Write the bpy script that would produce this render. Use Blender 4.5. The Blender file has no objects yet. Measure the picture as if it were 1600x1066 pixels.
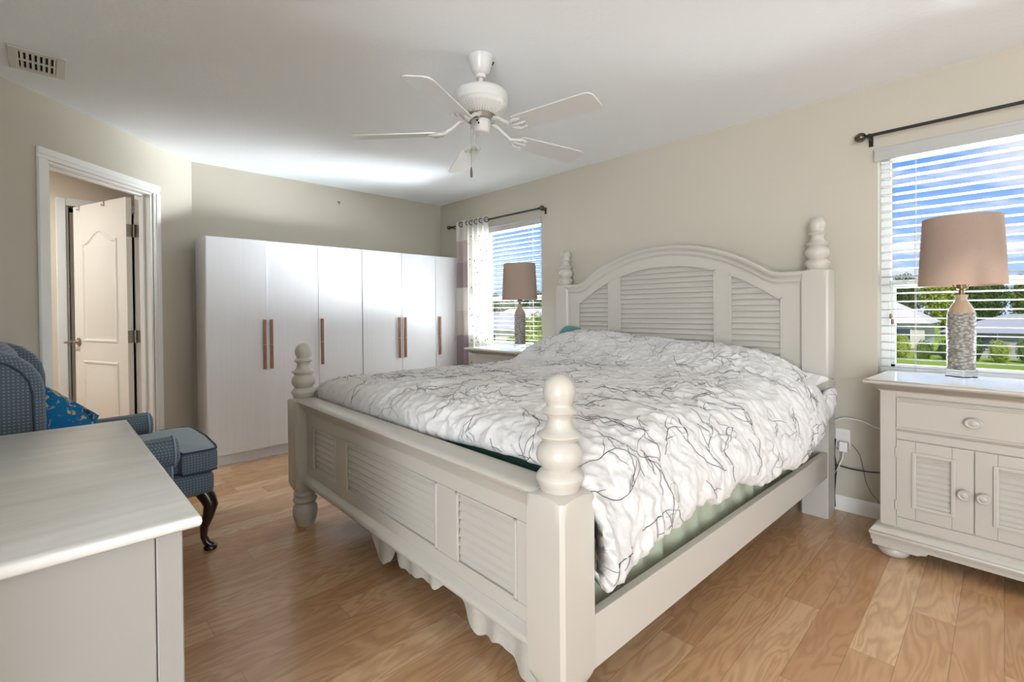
import bpy, bmesh, math, random
from mathutils import Vector, Matrix, noise
R = random.Random(7)
PI = math.pi
SC = bpy.context.scene
COL = SC.collection

# ------------------------------------------------------------------ camera
H0 = 1.19
FPX, HY, YAW, ROLL, PIT = 749.7, 494.6, .7993, -.0085, -.0105
f0 = Vector((math.cos(YAW), math.sin(YAW), 0)); r0 = Vector((math.sin(YAW), -math.cos(YAW), 0)); up = Vector((0, 0, 1))
f2 = f0 * math.cos(PIT) + up * math.sin(PIT); u2 = up * math.cos(PIT) - f0 * math.sin(PIT)
r3 = r0 * math.cos(ROLL) + u2 * math.sin(ROLL); u3 = u2 * math.cos(ROLL) - r0 * math.sin(ROLL)
cam = bpy.data.cameras.new('camera'); camo = bpy.data.objects.new('camera', cam); COL.objects.link(camo)
M = Matrix.Identity(4)
for i in range(3):
    M[i][0] = r3[i]; M[i][1] = u3[i]; M[i][2] = -f2[i]
M[0][3], M[1][3], M[2][3] = 0, 0, H0
camo.matrix_world = M
cam.sensor_width = 36; cam.lens = FPX / 1600 * 36; cam.clip_start = .02; cam.clip_end = 500
cam.shift_y = -(533 - HY) / 1600
SC.camera = camo

# ------------------------------------------------------------------ view, world, sun, fill lamps
SC.view_settings.view_transform = 'Standard'; SC.view_settings.look = 'None'
SC.view_settings.gamma = 1; SC.view_settings.use_curve_mapping = False
SC.view_settings.exposure = 0.77

def lin(r, g, b):
    def c(v):
        v /= 255.
        return v / 12.92 if v <= .04045 else ((v + .055) / 1.055) ** 2.4
    return (c(r), c(g), c(b), 1)

class NT:
    """small helper to write node trees"""
    def __init__(s, tree): s.t = tree; s.n = tree.nodes; s.l = tree.links
    def node(s, kind, **kw):
        n = s.n.new(kind)
        for k, v in kw.items(): setattr(n, k, v)
        return n
    def put(s, n, key, v):
        if isinstance(v, bpy.types.NodeSocket): s.l.new(v, n.inputs[key])
        elif v is not None: n.inputs[key].default_value = v
    def math(s, op, a, b=None, c=None, clamp=False):
        n = s.node('ShaderNodeMath', operation=op, use_clamp=clamp)
        s.put(n, 0, a); s.put(n, 1, b); s.put(n, 2, c)
        return n.outputs[0]
    def mix(s, fac, a, b):
        n = s.node('ShaderNodeMix', data_type='RGBA')
        s.put(n, 0, fac); s.put(n, 6, a); s.put(n, 7, b)
        return n.outputs[2]
    def noise(s, vec, scale, detail=3, rough=.5, dist=0.):
        n = s.node('ShaderNodeTexNoise'); s.put(n, 'Vector', vec)
        s.put(n, 'Scale', scale); s.put(n, 'Detail', detail); s.put(n, 'Roughness', rough); s.put(n, 'Distortion', dist)
        return n.outputs[0]
    def ramp(s, fac, stops):
        n = s.node('ShaderNodeValToRGB'); s.put(n, 0, fac)
        e = n.color_ramp.elements
        while len(e) > 1: e.remove(e[-1])
        e[0].position, e[0].color = stops[0]
        for p, c in stops[1:]:
            x = e.new(p); x.color = c
        return n.outputs[0]
    def maprange(s, v, a, b, c=0., d=1.):
        n = s.node('ShaderNodeMapRange', clamp=True)
        s.put(n, 0, v); s.put(n, 1, a); s.put(n, 2, b); s.put(n, 3, c); s.put(n, 4, d)
        return n.outputs[0]
    def mapping(s, vec, scale=(1, 1, 1), rot=(0, 0, 0), loc=(0, 0, 0)):
        n = s.node('ShaderNodeMapping'); s.put(n, 0, vec)
        n.inputs['Scale'].default_value = scale; n.inputs['Rotation'].default_value = rot; n.inputs['Location'].default_value = loc
        return n.outputs[0]
    def sep(s, vec):
        n = s.node('ShaderNodeSeparateXYZ'); s.put(n, 0, vec); return n.outputs
    def comb(s, x, y, z):
        n = s.node('ShaderNodeCombineXYZ'); s.put(n, 0, x); s.put(n, 1, y); s.put(n, 2, z); return n.outputs[0]
    def bump(s, h, strength=.2, dist=.01):
        n = s.node('ShaderNodeBump'); s.put(n, 'Height', h); s.put(n, 'Strength', strength); s.put(n, 'Distance', dist)
        return n.outputs[0]

W = bpy.data.worlds.new('sky'); SC.world = W; W.use_nodes = True
w = NT(W.node_tree); w.n.clear()
tc = w.node('ShaderNodeTexCoord').outputs['Generated']
sx, sy, sz = w.sep(tc)
grad = w.ramp(sz, [(0.0, lin(196, 220, 246)), (.07, lin(170, 206, 248)), (.2, lin(118, 172, 242)), (.45, lin(88, 146, 228)), (1, lin(60, 112, 200))])
zz = w.math('ADD', w.math('MAXIMUM', sz, 0.), .12)
cv = w.comb(w.math('DIVIDE', sx, zz), w.math('DIVIDE', sy, zz), 0.)
cl = w.noise(cv, 1.15, 7, .55, .4)
hide = w.maprange(sy, .45, .62, 0., .22)          # fewer clouds towards the north
cl = w.maprange(w.math('SUBTRACT', cl, hide), .5, .64)
skycol = w.mix(w.math('MULTIPLY', cl, .92), grad, (1, 1, 1, 1))
bg = w.node('ShaderNodeBackground'); w.put(bg, 0, skycol); w.put(bg, 1, .61)
wo = w.node('ShaderNodeOutputWorld'); w.l.new(bg.outputs[0], wo.inputs[0])

def light(name, kind, loc, energy, color, size=None, size_y=None, rot=None, aim=None):
    d = bpy.data.lights.new(name, kind); d.energy = energy; d.color = color[:3]
    if kind == 'AREA':
        d.shape = 'RECTANGLE'; d.size = size; d.size_y = size_y or size
    o = bpy.data.objects.new(name, d); COL.objects.link(o); o.location = loc
    if aim: o.rotation_euler = Vector(aim).to_track_quat('-Z', 'Z').to_euler()
    return o
s = light('sun', 'SUN', (-10, 5, 30), 2.6, (1, .95, .86), aim=(.62, .25, -.75)); s.data.angle = .01
# fill lamps added behind and beside the camera, outside openings made for them
light('rear_fill', 'AREA', (1.5, -7.2, 1.2), 74, (.885, .945, 1), 3.0, 2.1, aim=(0, 1, .35))
light('side_fill', 'AREA', (-3.55, -2.0, 1.15), 200, (.885, .945, 1), 3.2, 1.6, aim=(1, .45, .60))
# two fill lamps added outside below the sills, brightening the room through the windows
for yy, e_ in ((-1.6, 380), (2.2, 3300)):
    light('sill_fill', 'AREA', (6.3, yy, -.6), e_, (.88, .945, 1), 2.4, 1.4, aim=(-2.9, 1.6, 2.0))
light('hall_fill', 'AREA', (-.9, 4.7, 2.40), 19, (.92, .97, 1), .35, .35, aim=(0, 0, -1))  # added fill for the hall, no fixture modelled

# ------------------------------------------------------------------ geometry helpers
class MB:
    def __init__(s): s.v = []; s.f = []; s.m = []
    def face(s, idx, mat=0): s.f.append(tuple(idx)); s.m.append(mat)
    def add(s, vs, fs, mat=0):
        b = len(s.v); s.v += [tuple(p) for p in vs]
        for q in fs: s.face([b + i for i in q], mat)
    def box(s, x0, x1, y0, y1, z0, z1, mat=0):
        x0, x1 = sorted((x0, x1)); y0, y1 = sorted((y0, y1)); z0, z1 = sorted((z0, z1))
        s.hexa([(x0, y0, z0), (x1, y0, z0), (x1, y1, z0), (x0, y1, z0), (x0, y0, z1), (x1, y0, z1), (x1, y1, z1), (x0, y1, z1)], mat)
        return s
    def hexa(s, p, mat=0):
        s.add(p, [(0, 3, 2, 1), (4, 5, 6, 7), (0, 1, 5, 4), (1, 2, 6, 5), (2, 3, 7, 6), (3, 0, 4, 7)], mat); return s
    def lathe(s, prof, c=(0, 0, 0), seg=32, mat=0, axis='z', sx=1., sy=1.):
        b = len(s.v); n = len(prof)
        for r, z in prof:
            for k in range(seg):
                t = 2 * PI * k / seg; a, d = r * math.cos(t) * sx, r * math.sin(t) * sy
                if axis == 'z': p = (c[0] + a, c[1] + d, c[2] + z)
                elif axis == 'x': p = (c[0] + z, c[1] + a, c[2] + d)
                else: p = (c[0] + d, c[1] + z, c[2] + a)
                s.v.append(p)
        up_ = prof[-1][1] >= prof[0][1]
        for i in range(n - 1):
            for k in range(seg):
                k2 = (k + 1) % seg
                q = (b + i * seg + k, b + i * seg + k2, b + (i + 1) * seg + k2, b + (i + 1) * seg + k)
                s.face(q, mat)
        if prof[0][0] > 1e-5: s.face([b + k for k in reversed(range(seg))], mat)
        if prof[-1][0] > 1e-5: s.face([b + (n - 1) * seg + k for k in range(seg)], mat)
        return s
    def tube(s, pts, r, seg=8, mat=0, closed=False):
        pts = [Vector(p) for p in pts]; n = len(pts); b = len(s.v)
        rr = r if isinstance(r, (list, tuple)) else [r] * n
        nx = None
        for i, p in enumerate(pts):
            if closed: t = pts[(i + 1) % n] - pts[i - 1]
            else: t = pts[min(i + 1, n - 1)] - pts[max(i - 1, 0)]
            t.normalize()
            if nx is None:
                nx = t.orthogonal().normalized()
            else:
                nx = (nx - t * nx.dot(t)); nx = nx.normalized() if nx.length > 1e-6 else t.orthogonal().normalized()
            ny = t.cross(nx)
            for k in range(seg):
                a = 2 * PI * k / seg
                s.v.append(tuple(p + (nx * math.cos(a) + ny * math.sin(a)) * rr[i]))
        m = n if closed else n - 1
        for i in range(m):
            j = (i + 1) % n
            for k in range(seg):
                k2 = (k + 1) % seg
                s.face((b + i * seg + k, b + i * seg + k2, b + j * seg + k2, b + j * seg + k), mat)
        if not closed:
            s.face([b + k for k in reversed(range(seg))], mat); s.face([b + (n - 1) * seg + k for k in range(seg)], mat)
        return s
    def prism(s, poly, axis, c0, c1, mat=0):
        def mp(a, b_, c): return {'x': (c, a, b_), 'y': (a, c, b_), 'z': (a, b_, c)}[axis]
        n = len(poly); vs = [mp(a, b_, c0) for a, b_ in poly] + [mp(a, b_, c1) for a, b_ in poly]
        fs = [tuple(reversed(range(n))), tuple(range(n, 2 * n))] + [(i, (i + 1) % n, n + (i + 1) % n, n + i) for i in range(n)]
        s.add(vs, fs, mat); return s
    def sweep(s, rings, mat=0, cap=True):
        """rings: list of equal-length closed loops of points"""
        b = len(s.v); n = len(rings[0])
        for r in rings: s.v += [tuple(p) for p in r]
        for i in range(len(rings) - 1):
            for k in range(n):
                k2 = (k + 1) % n
                s.face((b + i * n + k, b + i * n + k2, b + (i + 1) * n + k2, b + (i + 1) * n + k), mat)
        if cap:
            s.face([b + k for k in reversed(range(n))], mat); s.face([b + (len(rings) - 1) * n + k for k in range(n)], mat)
        return s
    def grid(s, P, mat=0):
        b = len(s.v); n, m = len(P), len(P[0])
        for row in P: s.v += [tuple(p) for p in row]
        for i in range(n - 1):
            for j in range(m - 1):
                s.face((b + i * m + j, b + (i + 1) * m + j, b + (i + 1) * m + j + 1, b + i * m + j + 1), mat)
        return s
    def ball(s, c, rx, ry=None, rz=None, seg=16, ring=10, mat=0, power=1., fn=None):
        ry = ry or rx; rz = rz or rx; b = len(s.v)
        def sg(x): return math.copysign(abs(x) ** power, x)
        for i in range(ring + 1):
            ph = PI * i / ring - PI / 2
            for k in range(seg):
                t = 2 * PI * k / seg
                p = Vector((sg(math.cos(ph)) * sg(math.cos(t)) * rx, sg(math.cos(ph)) * sg(math.sin(t)) * ry, sg(math.sin(ph)) * rz))
                if fn: p = fn(p)
                s.v.append((c[0] + p[0], c[1] + p[1], c[2] + p[2]))
        for i in range(ring):
            for k in range(seg):
                k2 = (k + 1) % seg
                s.face((b + i * seg + k, b + i * seg + k2, b + (i + 1) * seg + k2, b + (i + 1) * seg + k), mat)
        return s
    def xform(s, mtx, start=0):
        for i in range(start, len(s.v)): s.v[i] = tuple(mtx @ Vector(s.v[i]))
        return s

def obj(name, mb, mats, parent=None, bevel=0., seg=2, angle=38, recalc=True, loc=None, rot=None, merge=None):
    me = bpy.data.meshes.new(name); me.from_pydata(mb.v, [], mb.f)
    if not isinstance(mats, (list, tuple)): mats = [mats]
    for m in mats: me.materials.append(m)
    me.polygons.foreach_set('material_index', mb.m)
    bm = bmesh.new(); bm.from_mesh(me)
    if merge or (merge is None and not bevel): bmesh.ops.remove_doubles(bm, verts=bm.verts, dist=1e-6)
    if recalc: bmesh.ops.recalc_face_normals(bm, faces=bm.faces)
    if bevel:
        es = [e for e in bm.edges if len(e.link_faces) == 2 and e.calc_face_angle(0) > .5]
        bmesh.ops.bevel(bm, geom=es, offset=bevel, segments=seg, profile=.5, affect='EDGES', clamp_overlap=True)
    bm.to_mesh(me); bm.free()
    me.polygons.foreach_set('use_smooth', [True] * len(me.polygons))
    me.set_sharp_from_angle(angle=math.radians(angle)); me.update()
    o = bpy.data.objects.new(name, me); COL.objects.link(o)
    if bevel:
        wn = o.modifiers.new('weighted_normal', 'WEIGHTED_NORMAL'); wn.keep_sharp = True
    if parent: o.parent = parent
    if loc: o.location = loc
    if rot: o.rotation_euler = rot
    return o

def tag(o, label=None, cat=None, group=None, kind=None):
    if label: o['label'] = label
    if cat: o['category'] = cat
    if group: o['group'] = group
    if kind: o['kind'] = kind
    return o
def thing(name, label, cat, loc=(0, 0, 0), rz=0., group=None, kind=None):
    o = bpy.data.objects.new(name, None); COL.objects.link(o); o.empty_display_size = .1
    o.location = loc; o.rotation_euler = (0, 0, rz)
    return tag(o, label, cat, group, kind)
def copy_tree(o, parent=None):
    c = o.copy(); COL.objects.link(c)
    if parent: c.parent = parent
    for ch in [k for k in bpy.data.objects if k.parent == o]: copy_tree(ch, c)
    return c
def struct(name, mb, mat, parent=None, label=None, cat=None, **kw):
    o = obj(name, mb, mat, parent, **kw)
    if not parent: tag(o, label, cat, kind='structure')
    return o

# ------------------------------------------------------------------ materials
def mat(name, color, rough=.5, spec=.5, metal=0., coat=0., build=None, **kw):
    m = bpy.data.materials.new(name); m.use_nodes = True
    t = NT(m.node_tree); p = t.n['Principled BSDF']
    p.inputs['Base Color'].default_value = color; p.inputs['Roughness'].default_value = rough
    p.inputs['Specular IOR Level'].default_value = spec; p.inputs['Metallic'].default_value = metal
    p.inputs['Coat Weight'].default_value = coat; p.inputs['Coat Roughness'].default_value = .12
    for k, v in kw.items(): p.inputs[k].default_value = v
    if build:
        oc = t.node('ShaderNodeTexCoord').outputs['Object']
        build(t, p, oc)
    return m

def painted(bumpscale, strength, tone=.03, base=None):
    def b(t, p, oc):
        n = t.noise(oc, bumpscale, 4, .6)
        t.l.new(t.bump(n, strength, .004), p.inputs['Normal'])
        if base:
            n2 = t.noise(oc, 3., 3)
            c = tuple(min(1, x * (1 - tone)) for x in base[:3]) + (1,); d = tuple(min(1, x * (1 + tone)) for x in base[:3]) + (1,)
            t.l.new(t.mix(n2, c, d), p.inputs['Base Color'])
    return b
def plain(name, rgb, rough=.5, bs=60., st=.05, tone=.03, **kw):
    c = lin(*rgb)
    return mat(name, c, rough, build=painted(bs, st, tone, c), **kw)

WALL = plain('wall_paint', (195, 188, 173), .75, 180., .10, .015)
CEIL = plain('ceiling_knockdown', (242, 246, 248), .85, 38., .35, .01)
HALLW = plain('hall_paint', (222, 208, 190), .75, 180., .1, .015)
TRIM = plain('white_trim_paint', (236, 235, 230), .35, 40., .02, .01)
DOORM = plain('door_paint', (228, 222, 211), .38, 90., .04, .01)
BEDW = plain('cream_white_lacquer', (195, 190, 180), .36, 25., .03, .015, coat=.1)
NSW = plain('antique_white_lacquer', (186, 180, 170), .34, 25., .03, .015, coat=.15)
GLOSSTOP = plain('glossy_white_top', (238, 238, 236), .12, 20., .01, .01, coat=.6)
FANW = plain('white_enamel', (208, 207, 203), .28, 30., .01, .01)
METALW = plain('vent_white_metal', (214, 211, 202), .4, 30., .02, .02)
VINYL = plain('white_vinyl', (224, 225, 224), .35, 30., .01, .01)
SLATM = plain('blind_slat_white', (180, 179, 176), .4, 60., .02, .01)
BLACKM = plain('black_metal', (24, 22, 22), .4, 80., .05, .1)
BRONZE = plain('bronze_metal', (120, 100, 78), .35, 80., .05, .1, metal=.8)
NICKEL = plain('satin_nickel', (150, 142, 130), .32, 100., .05, .05, metal=.9)
DARK = plain('painted_gap_shade', (22, 20, 18), .9, 30., .02, .1)  # near black colour standing in for shade in the closet and vent
CHROME = plain('chrome', (200, 200, 200), .15, 50., .01, .02, metal=1.)
HANDLE = None

def floor_nodes(t, p, oc):
    x, y, z = t.sep(oc)
    pw = .127
    row = t.math('FLOOR', t.math('DIVIDE', y, pw))
    wn = t.node('ShaderNodeTexWhiteNoise', noise_dimensions='1D'); t.put(wn, 'W', row)
    ln = t.math('MULTIPLY_ADD', wn.outputs[0], .55, .75)
    xo = t.math('DIVIDE', t.math('ADD', x, t.math('MULTIPLY', wn.outputs[0], 17.3)), ln)
    cell = t.math('FLOOR', xo)
    wn2 = t.node('ShaderNodeTexWhiteNoise', noise_dimensions='2D'); t.put(wn2, 'Vector', t.comb(cell, row, 0.))
    pid = wn2.outputs[0]
    # grain: per plank offset, stretched along x
    gv = t.comb(t.math('ADD', t.math('MULTIPLY', x, 1.0), t.math('MULTIPLY', pid, 31.)), t.math('ADD', t.math('MULTIPLY', y, 5.), t.math('MULTIPLY', pid, 57.)), pid)
    n1 = t.noise(gv, 1.9, 2.5, .5, .6)
    rings = t.math('PINGPONG', t.math('MULTIPLY', n1, 9.), .5)
    rings = t.math('MULTIPLY', rings, 2.)
    ring = t.maprange(rings, .0, .8)
    fine = t.noise(t.comb(t.math('MULTIPLY', x, 9.), t.math('MULTIPLY', y, 230.), pid), 1., 3, .6)
    base = t.ramp(pid, [(0, lin(192, 145, 102)), (.2, lin(218, 179, 138)), (.4, lin(207, 163, 120)), (.58, lin(230, 194, 154)), (.75, lin(201, 155, 112)), (.9, lin(222, 184, 142)), (1, lin(240, 208, 170))])
    col = t.mix(t.math('MULTIPLY', t.math('SUBTRACT', 1., ring), .34), base, lin(146, 98, 60))
    col = t.mix(t.math('MULTIPLY', fine, .28), col, lin(158, 110, 70))
    fy = t.math('FRACT', t.math('DIVIDE', y, pw)); fx = t.math('FRACT', xo)
    ey = t.math('MULTIPLY', t.math('MINIMUM', fy, t.math('SUBTRACT', 1., fy)), pw)
    ex = t.math('MULTIPLY', t.math('MINIMUM', fx, t.math('SUBTRACT', 1., fx)), ln)
    e = t.math('MINIMUM', ex, ey)
    gap = t.maprange(e, 0., .0016, 1., 0.)
    col = t.mix(t.math('MULTIPLY', gap, .55), col, lin(92, 58, 34))
    t.l.new(col, p.inputs['Base Color'])
    h = t.math('SUBTRACT', t.math('MULTIPLY', fine, .15), gap)
    t.l.new(t.bump(h, .12, .002), p.inputs['Normal'])
    t.l.new(t.maprange(fine, 0., 1., .20, .30), p.inputs['Roughness'])
FLOOR = mat('oak_plank_floor', (.5, .3, .15, 1), .3, .5, coat=.35, build=floor_nodes)

def laminate(t, p, oc):
    n = t.noise(t.mapping(oc, (60, 60, 1.4)), 1., 4, .6)
    t.l.new(t.mix(n, lin(236, 237, 240), lin(246, 247, 250)), p.inputs['Base Color'])
    t.l.new(t.bump(n, .04, .003), p.inputs['Normal'])
LAMIN = mat('white_woodgrain_laminate', (.85, .85, .87, 1), .56, build=laminate)

def handlew(t, p, oc):
    n = t.noise(t.mapping(oc, (80, 80, 6)), 1., 4, .6)
    t.l.new(t.mix(n, lin(126, 84, 60), lin(172, 126, 98)), p.inputs['Base Color'])
HANDLE = mat('copper_brown_wood', (.3, .2, .1, 1), .4, build=handlew)

def dressertop(t, p, oc):
    n = t.noise(t.mapping(oc, (2.2, 16, 2)), 1., 4, .6, .5)
    n2 = t.noise(oc, 6., 4)
    t.l.new(t.mix(t.maprange(n, .3, .7), lin(205, 207, 203), lin(226, 226, 222)), p.inputs['Base Color'])
    t.l.new(t.bump(n2, .02, .004), p.inputs['Normal'])
DRTOP = mat('brushed_white_dresser_top', (.75, .75, .72, 1), .3, coat=.1, build=dressertop)
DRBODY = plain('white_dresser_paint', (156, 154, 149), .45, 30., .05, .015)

def linen(c1, c2, sc=420.):
    def b(t, p, oc):
        a = t.noise(t.mapping(oc, (sc * .12, sc * .12, sc)), 1., 2); c = t.noise(t.mapping(oc, (sc, sc, sc * .12)), 1., 2)
        m_ = t.math('MULTIPLY', t.math('ADD', a, c), .5)
        t.l.new(t.mix(m_, c1, c2), p.inputs['Base Color'])
        t.l.new(t.bump(m_, .15, .002), p.inputs['Normal'])
    return b
def translucent(m, fac, color):
    t = NT(m.node_tree); p = t.n['Principled BSDF']; out = t.n['Material Output']
    tr = t.node('ShaderNodeBsdfTranslucent'); tr.inputs[0].default_value = color
    mx = t.node('ShaderNodeMixShader'); mx.inputs[0].default_value = fac
    t.l.new(p.outputs[0], mx.inputs[1]); t.l.new(tr.outputs[0], mx.inputs[2]); t.l.new(mx.outputs[0], out.inputs[0])
    return m, t, mx, out
SHADE = mat('taupe_linen_shade', (.4, .3, .25, 1), .9, .2, build=linen(lin(168, 148, 134), lin(196, 178, 164)))
translucent(SHADE, .35, lin(196, 176, 160))
def ceramic(t, p, oc):
    v = t.node('ShaderNodeTexVoronoi'); t.put(v, 'Vector', t.mapping(oc, (1, 1, 1.5))); t.put(v, 'Scale', 62.)
    d = v.outputs['Distance']
    t.l.new(t.mix(t.maprange(d, .1, .75), lin(176, 172, 164), lin(112, 106, 98)), p.inputs['Base Color'])
    t.l.new(t.bump(t.math('SUBTRACT', 1., d), .8, .006), p.inputs['Normal'])
CERAM = mat('textured_grey_ceramic', (.4, .4, .38, 1), .28, build=ceramic)
CERNECK = plain('tan_ceramic_neck', (172, 150, 126), .3, 90., .15, .12)
GLASSM = mat('clear_acrylic', (1, 1, 1, 1), .02, .5, **{'Transmission Weight': 1.0, 'IOR': 1.3})
def pane():
    m = bpy.data.materials.new('window_glass'); m.use_nodes = True; t = NT(m.node_tree)
    t.n.remove(t.n['Principled BSDF'])
    tr = t.node('ShaderNodeBsdfTransparent'); gl = t.node('ShaderNodeBsdfGlossy'); gl.inputs['Roughness'].default_value = .0
    fr = t.node('ShaderNodeFresnel'); fr.inputs[0].default_value = 1.3
    mx = t.node('ShaderNodeMixShader'); t.l.new(t.math('MULTIPLY', fr.outputs[0], .6), mx.inputs[0])
    t.l.new(tr.outputs[0], mx.inputs[1]); t.l.new(gl.outputs[0], mx.inputs[2])
    t.l.new(mx.outputs[0], t.n['Material Output'].inputs[0]); return m
PANE = pane()
def cotton(c1, c2, sc=28., st=.35):
    def b(t, p, oc):
        n = t.noise(oc, sc, 5, .62, .6); n2 = t.noise(oc, 900., 2)
        t.l.new(t.mix(n, c1, c2), p.inputs['Base Color'])
        h = t.math('ADD', n, t.math('MULTIPLY', n2, .04))
        t.l.new(t.bump(h, st, .012), p.inputs['Normal'])
    return b
DUVET = mat('white_cotton', (.8, .8, .8, 1), .9, .15, build=cotton(lin(210, 208, 205), lin(224, 222, 220)), **{'Sheen Weight': .15})
THREAD = plain('grey_embroidery_thread', (84, 82, 86), .7, 300., .1, .15)
THREADL = plain('pale_embroidery_thread', (170, 162, 162), .7, 300., .1, .15)
GREENS = mat('sage_green_satin', (.3, .4, .3, 1), .38, .5, build=cotton(lin(160, 168, 144), lin(184, 190, 168), 8., .1), **{'Sheen Weight': .2})
DKGREEN = plain('dark_green_sheet', (22, 62, 50), .8, 60., .1, .1)
LACE = mat('cream_ruffle_cotton', (.7, .7, .6, 1), .9, .1, build=cotton(lin(186, 179, 167), lin(204, 198, 186), 40., .2))
TICK = plain('mattress_ticking', (208, 208, 200), .8, 90., .1, .03)
def stripes(t, p, oc):
    x, y, z = t.sep(oc)
    q = t.math('FRACT', t.math('MULTIPLY', y, 16.))
    t.l.new(t.mix(t.maprange(q, .42, .5), lin(232, 229, 225), lin(208, 205, 202)), p.inputs['Base Color'])
    t.l.new(t.bump(t.noise(oc, 30., 4), .2, .01), p.inputs['Normal'])
PILLOWC = mat('pale_striped_pillowcase', (.8, .8, .8, 1), .9, .1, build=stripes)
TEAL = plain('teal_cloth', (84, 136, 132), .85, 60., .2, .12)
def diamond(t, p, oc):
    x, y, z = t.sep(oc)
    h = t.math('ADD', x, t.math('MULTIPLY', y, .83))
    k = 2 * PI / .026
    a = t.math('SINE', t.math('MULTIPLY', t.math('ADD', h, z), k)); b = t.math('SINE', t.math('MULTIPLY', t.math('SUBTRACT', h, z), k))
    d = t.math('MULTIPLY', a, b)
    m_ = t.maprange(d, .25, .75)
    t.l.new(t.mix(m_, lin(92, 108, 121), lin(134, 149, 158)), p.inputs['Base Color'])
    t.l.new(t.bump(m_, .2, .003), p.inputs['Normal'])
CHAIRF = mat('blue_diamond_upholstery', (.15, .2, .3, 1), .8, .2, build=diamond, **{'Sheen Weight': .25})
CHAIRC = plain('light_blue_satin_upholstery', (128, 150, 160), .5, 60., .08, .05, **{'Sheen Weight': .3})
PIPING = plain('navy_piping', (52, 66, 86), .7, 80., .1, .1)
PIPEL = plain('pale_blue_piping', (150, 166, 184), .7, 80., .1, .1)
MAHOG = plain('dark_mahogany', (40, 20, 15), .25, 30., .05, .2, coat=.4)
def tapestry(t, p, oc):
    n = t.noise(oc, 9., 3, .5, 1.2); n2 = t.noise(oc, 22., 3, .5, .8)
    v = t.node('ShaderNodeTexVoronoi'); t.put(v, 'Vector', oc); t.put(v, 'Scale', 16.)
    gold = t.math('MULTIPLY', t.maprange(n2, .53, .56), t.maprange(n, .46, .5))
    c = t.mix(t.maprange(n, .6, .64), lin(12, 104, 156), lin(16, 42, 62))
    c = t.mix(gold, c, lin(190, 168, 120))
    c = t.mix(t.math('MULTIPLY', t.maprange(v.outputs['Distance'], .12, .09), t.maprange(n, .45, .5)), c, lin(222, 208, 184))
    t.l.new(c, p.inputs['Base Color'])
TAPES = mat('teal_gold_tapestry', (.1, .3, .5, 1), .85, .2, build=tapestry)
def bands(t, p, oc):
    x, y, z = t.sep(oc)
    W_, T_, M_, B_ = lin(232, 226, 220), lin(196, 182, 178), lin(160, 144, 152), lin(214, 202, 194)
    r = t.ramp(t.math('DIVIDE', z, 2.2), [(0, W_), (.1, T_), (.2, M_), (.425, B_), (.545, W_), (.66, M_), (.782, T_), (.89, W_)])
    r.node.color_ramp.interpolation = 'CONSTANT'
    t.l.new(r, p.inputs['Base Color'])
    t.l.new(t.bump(t.noise(t.mapping(oc, (20, 20, 3)), 1., 3), .15, .01), p.inputs['Normal'])
BANDS = mat('banded_curtain_cloth', (.8, .8, .8, 1), .8, .2, build=bands)
translucent(BANDS, .3, lin(214, 204, 200))
SHEER = mat('dotted_sheer', (.9, .9, .88, 1), .8, .2)
def sheer():
    m, t, mx, out = translucent(SHEER, .5, lin(240, 238, 232))
    oc = t.node('ShaderNodeTexCoord').outputs['Object']
    v = t.node('ShaderNodeTexVoronoi'); t.put(v, 'Vector', t.mapping(oc, (1, 1, .8))); t.put(v, 'Scale', 26.)
    dots = t.maprange(v.outputs['Distance'], .2, .16)
    p = t.n['Principled BSDF']
    t.l.new(t.mix(dots, lin(244, 242, 236), lin(112, 108, 104)), p.inputs['Base Color'])
    tp = t.node('ShaderNodeBsdfTransparent'); m2 = t.node('ShaderNodeMixShader')
    t.l.new(t.maprange(dots, 0., 1., .24, .0), m2.inputs[0])
    t.l.new(t.mix(dots, lin(240, 238, 232), lin(90, 86, 84)), [n for n in t.n if n.bl_idname == 'ShaderNodeBsdfTranslucent'][0].inputs[0])
    t.l.new(mx.outputs[0], m2.inputs[1]); t.l.new(tp.outputs[0], m2.inputs[2]); t.l.new(m2.outputs[0], out.inputs[0])
sheer()
PLASTIC = plain('white_plastic', (232, 230, 224), .35, 40., .01, .02)
CORDW = plain('white_cord', (236, 234, 228), .5, 60., .02, .02)
CORDB = plain('black_cord', (30, 28, 27), .5, 60., .02, .1)
CORDG = plain('grey_cord', (142, 134, 124), .5, 60., .02, .05)
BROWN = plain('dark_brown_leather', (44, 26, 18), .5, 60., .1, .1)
def lawn(t, p, oc):
    n = t.noise(oc, .25, 4); n2 = t.noise(oc, 9., 4)
    c = t.mix(n, lin(112, 146, 44), lin(168, 186, 76))
    t.l.new(t.mix(t.math('MULTIPLY', n2, .45), c, lin(92, 116, 40)), p.inputs['Base Color'])
LAWN = mat('lawn_grass', (.2, .3, .05, 1), .9, .1, build=lawn)
def leafm(name, a, b):
    def bld(t, p, oc):
        n = t.noise(oc, .9, 4, .6); t.l.new(t.mix(t.maprange(n, .3, .7), a, b), p.inputs['Base Color'])
    m = mat(name, a, .7, .2, build=bld)
    translucent(m, .25, b); return m
LEAFD = leafm('dark_leaves', lin(58, 82, 44), lin(104, 126, 66))
LEAFY = leafm('yellow_green_leaves', lin(120, 140, 52), lin(186, 194, 92))
LEAFM = leafm('mid_leaves', lin(84, 112, 52), lin(136, 156, 80))
BARK = plain('bark', (96, 80, 64), .9, 12., .3, .2)
STUCCO = plain('pale_stucco', (206, 198, 186), .9, 8., .1, .03)
STUCCO2 = plain('grey_stucco', (164, 162, 160), .9, 8., .1, .03)
ROOFW = plain('pale_shingle_roof', (206, 200, 194), .9, 5., .2, .05)
ROOFG = plain('grey_shingle_roof', (164, 164, 168), .9, 5., .2, .06)
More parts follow.
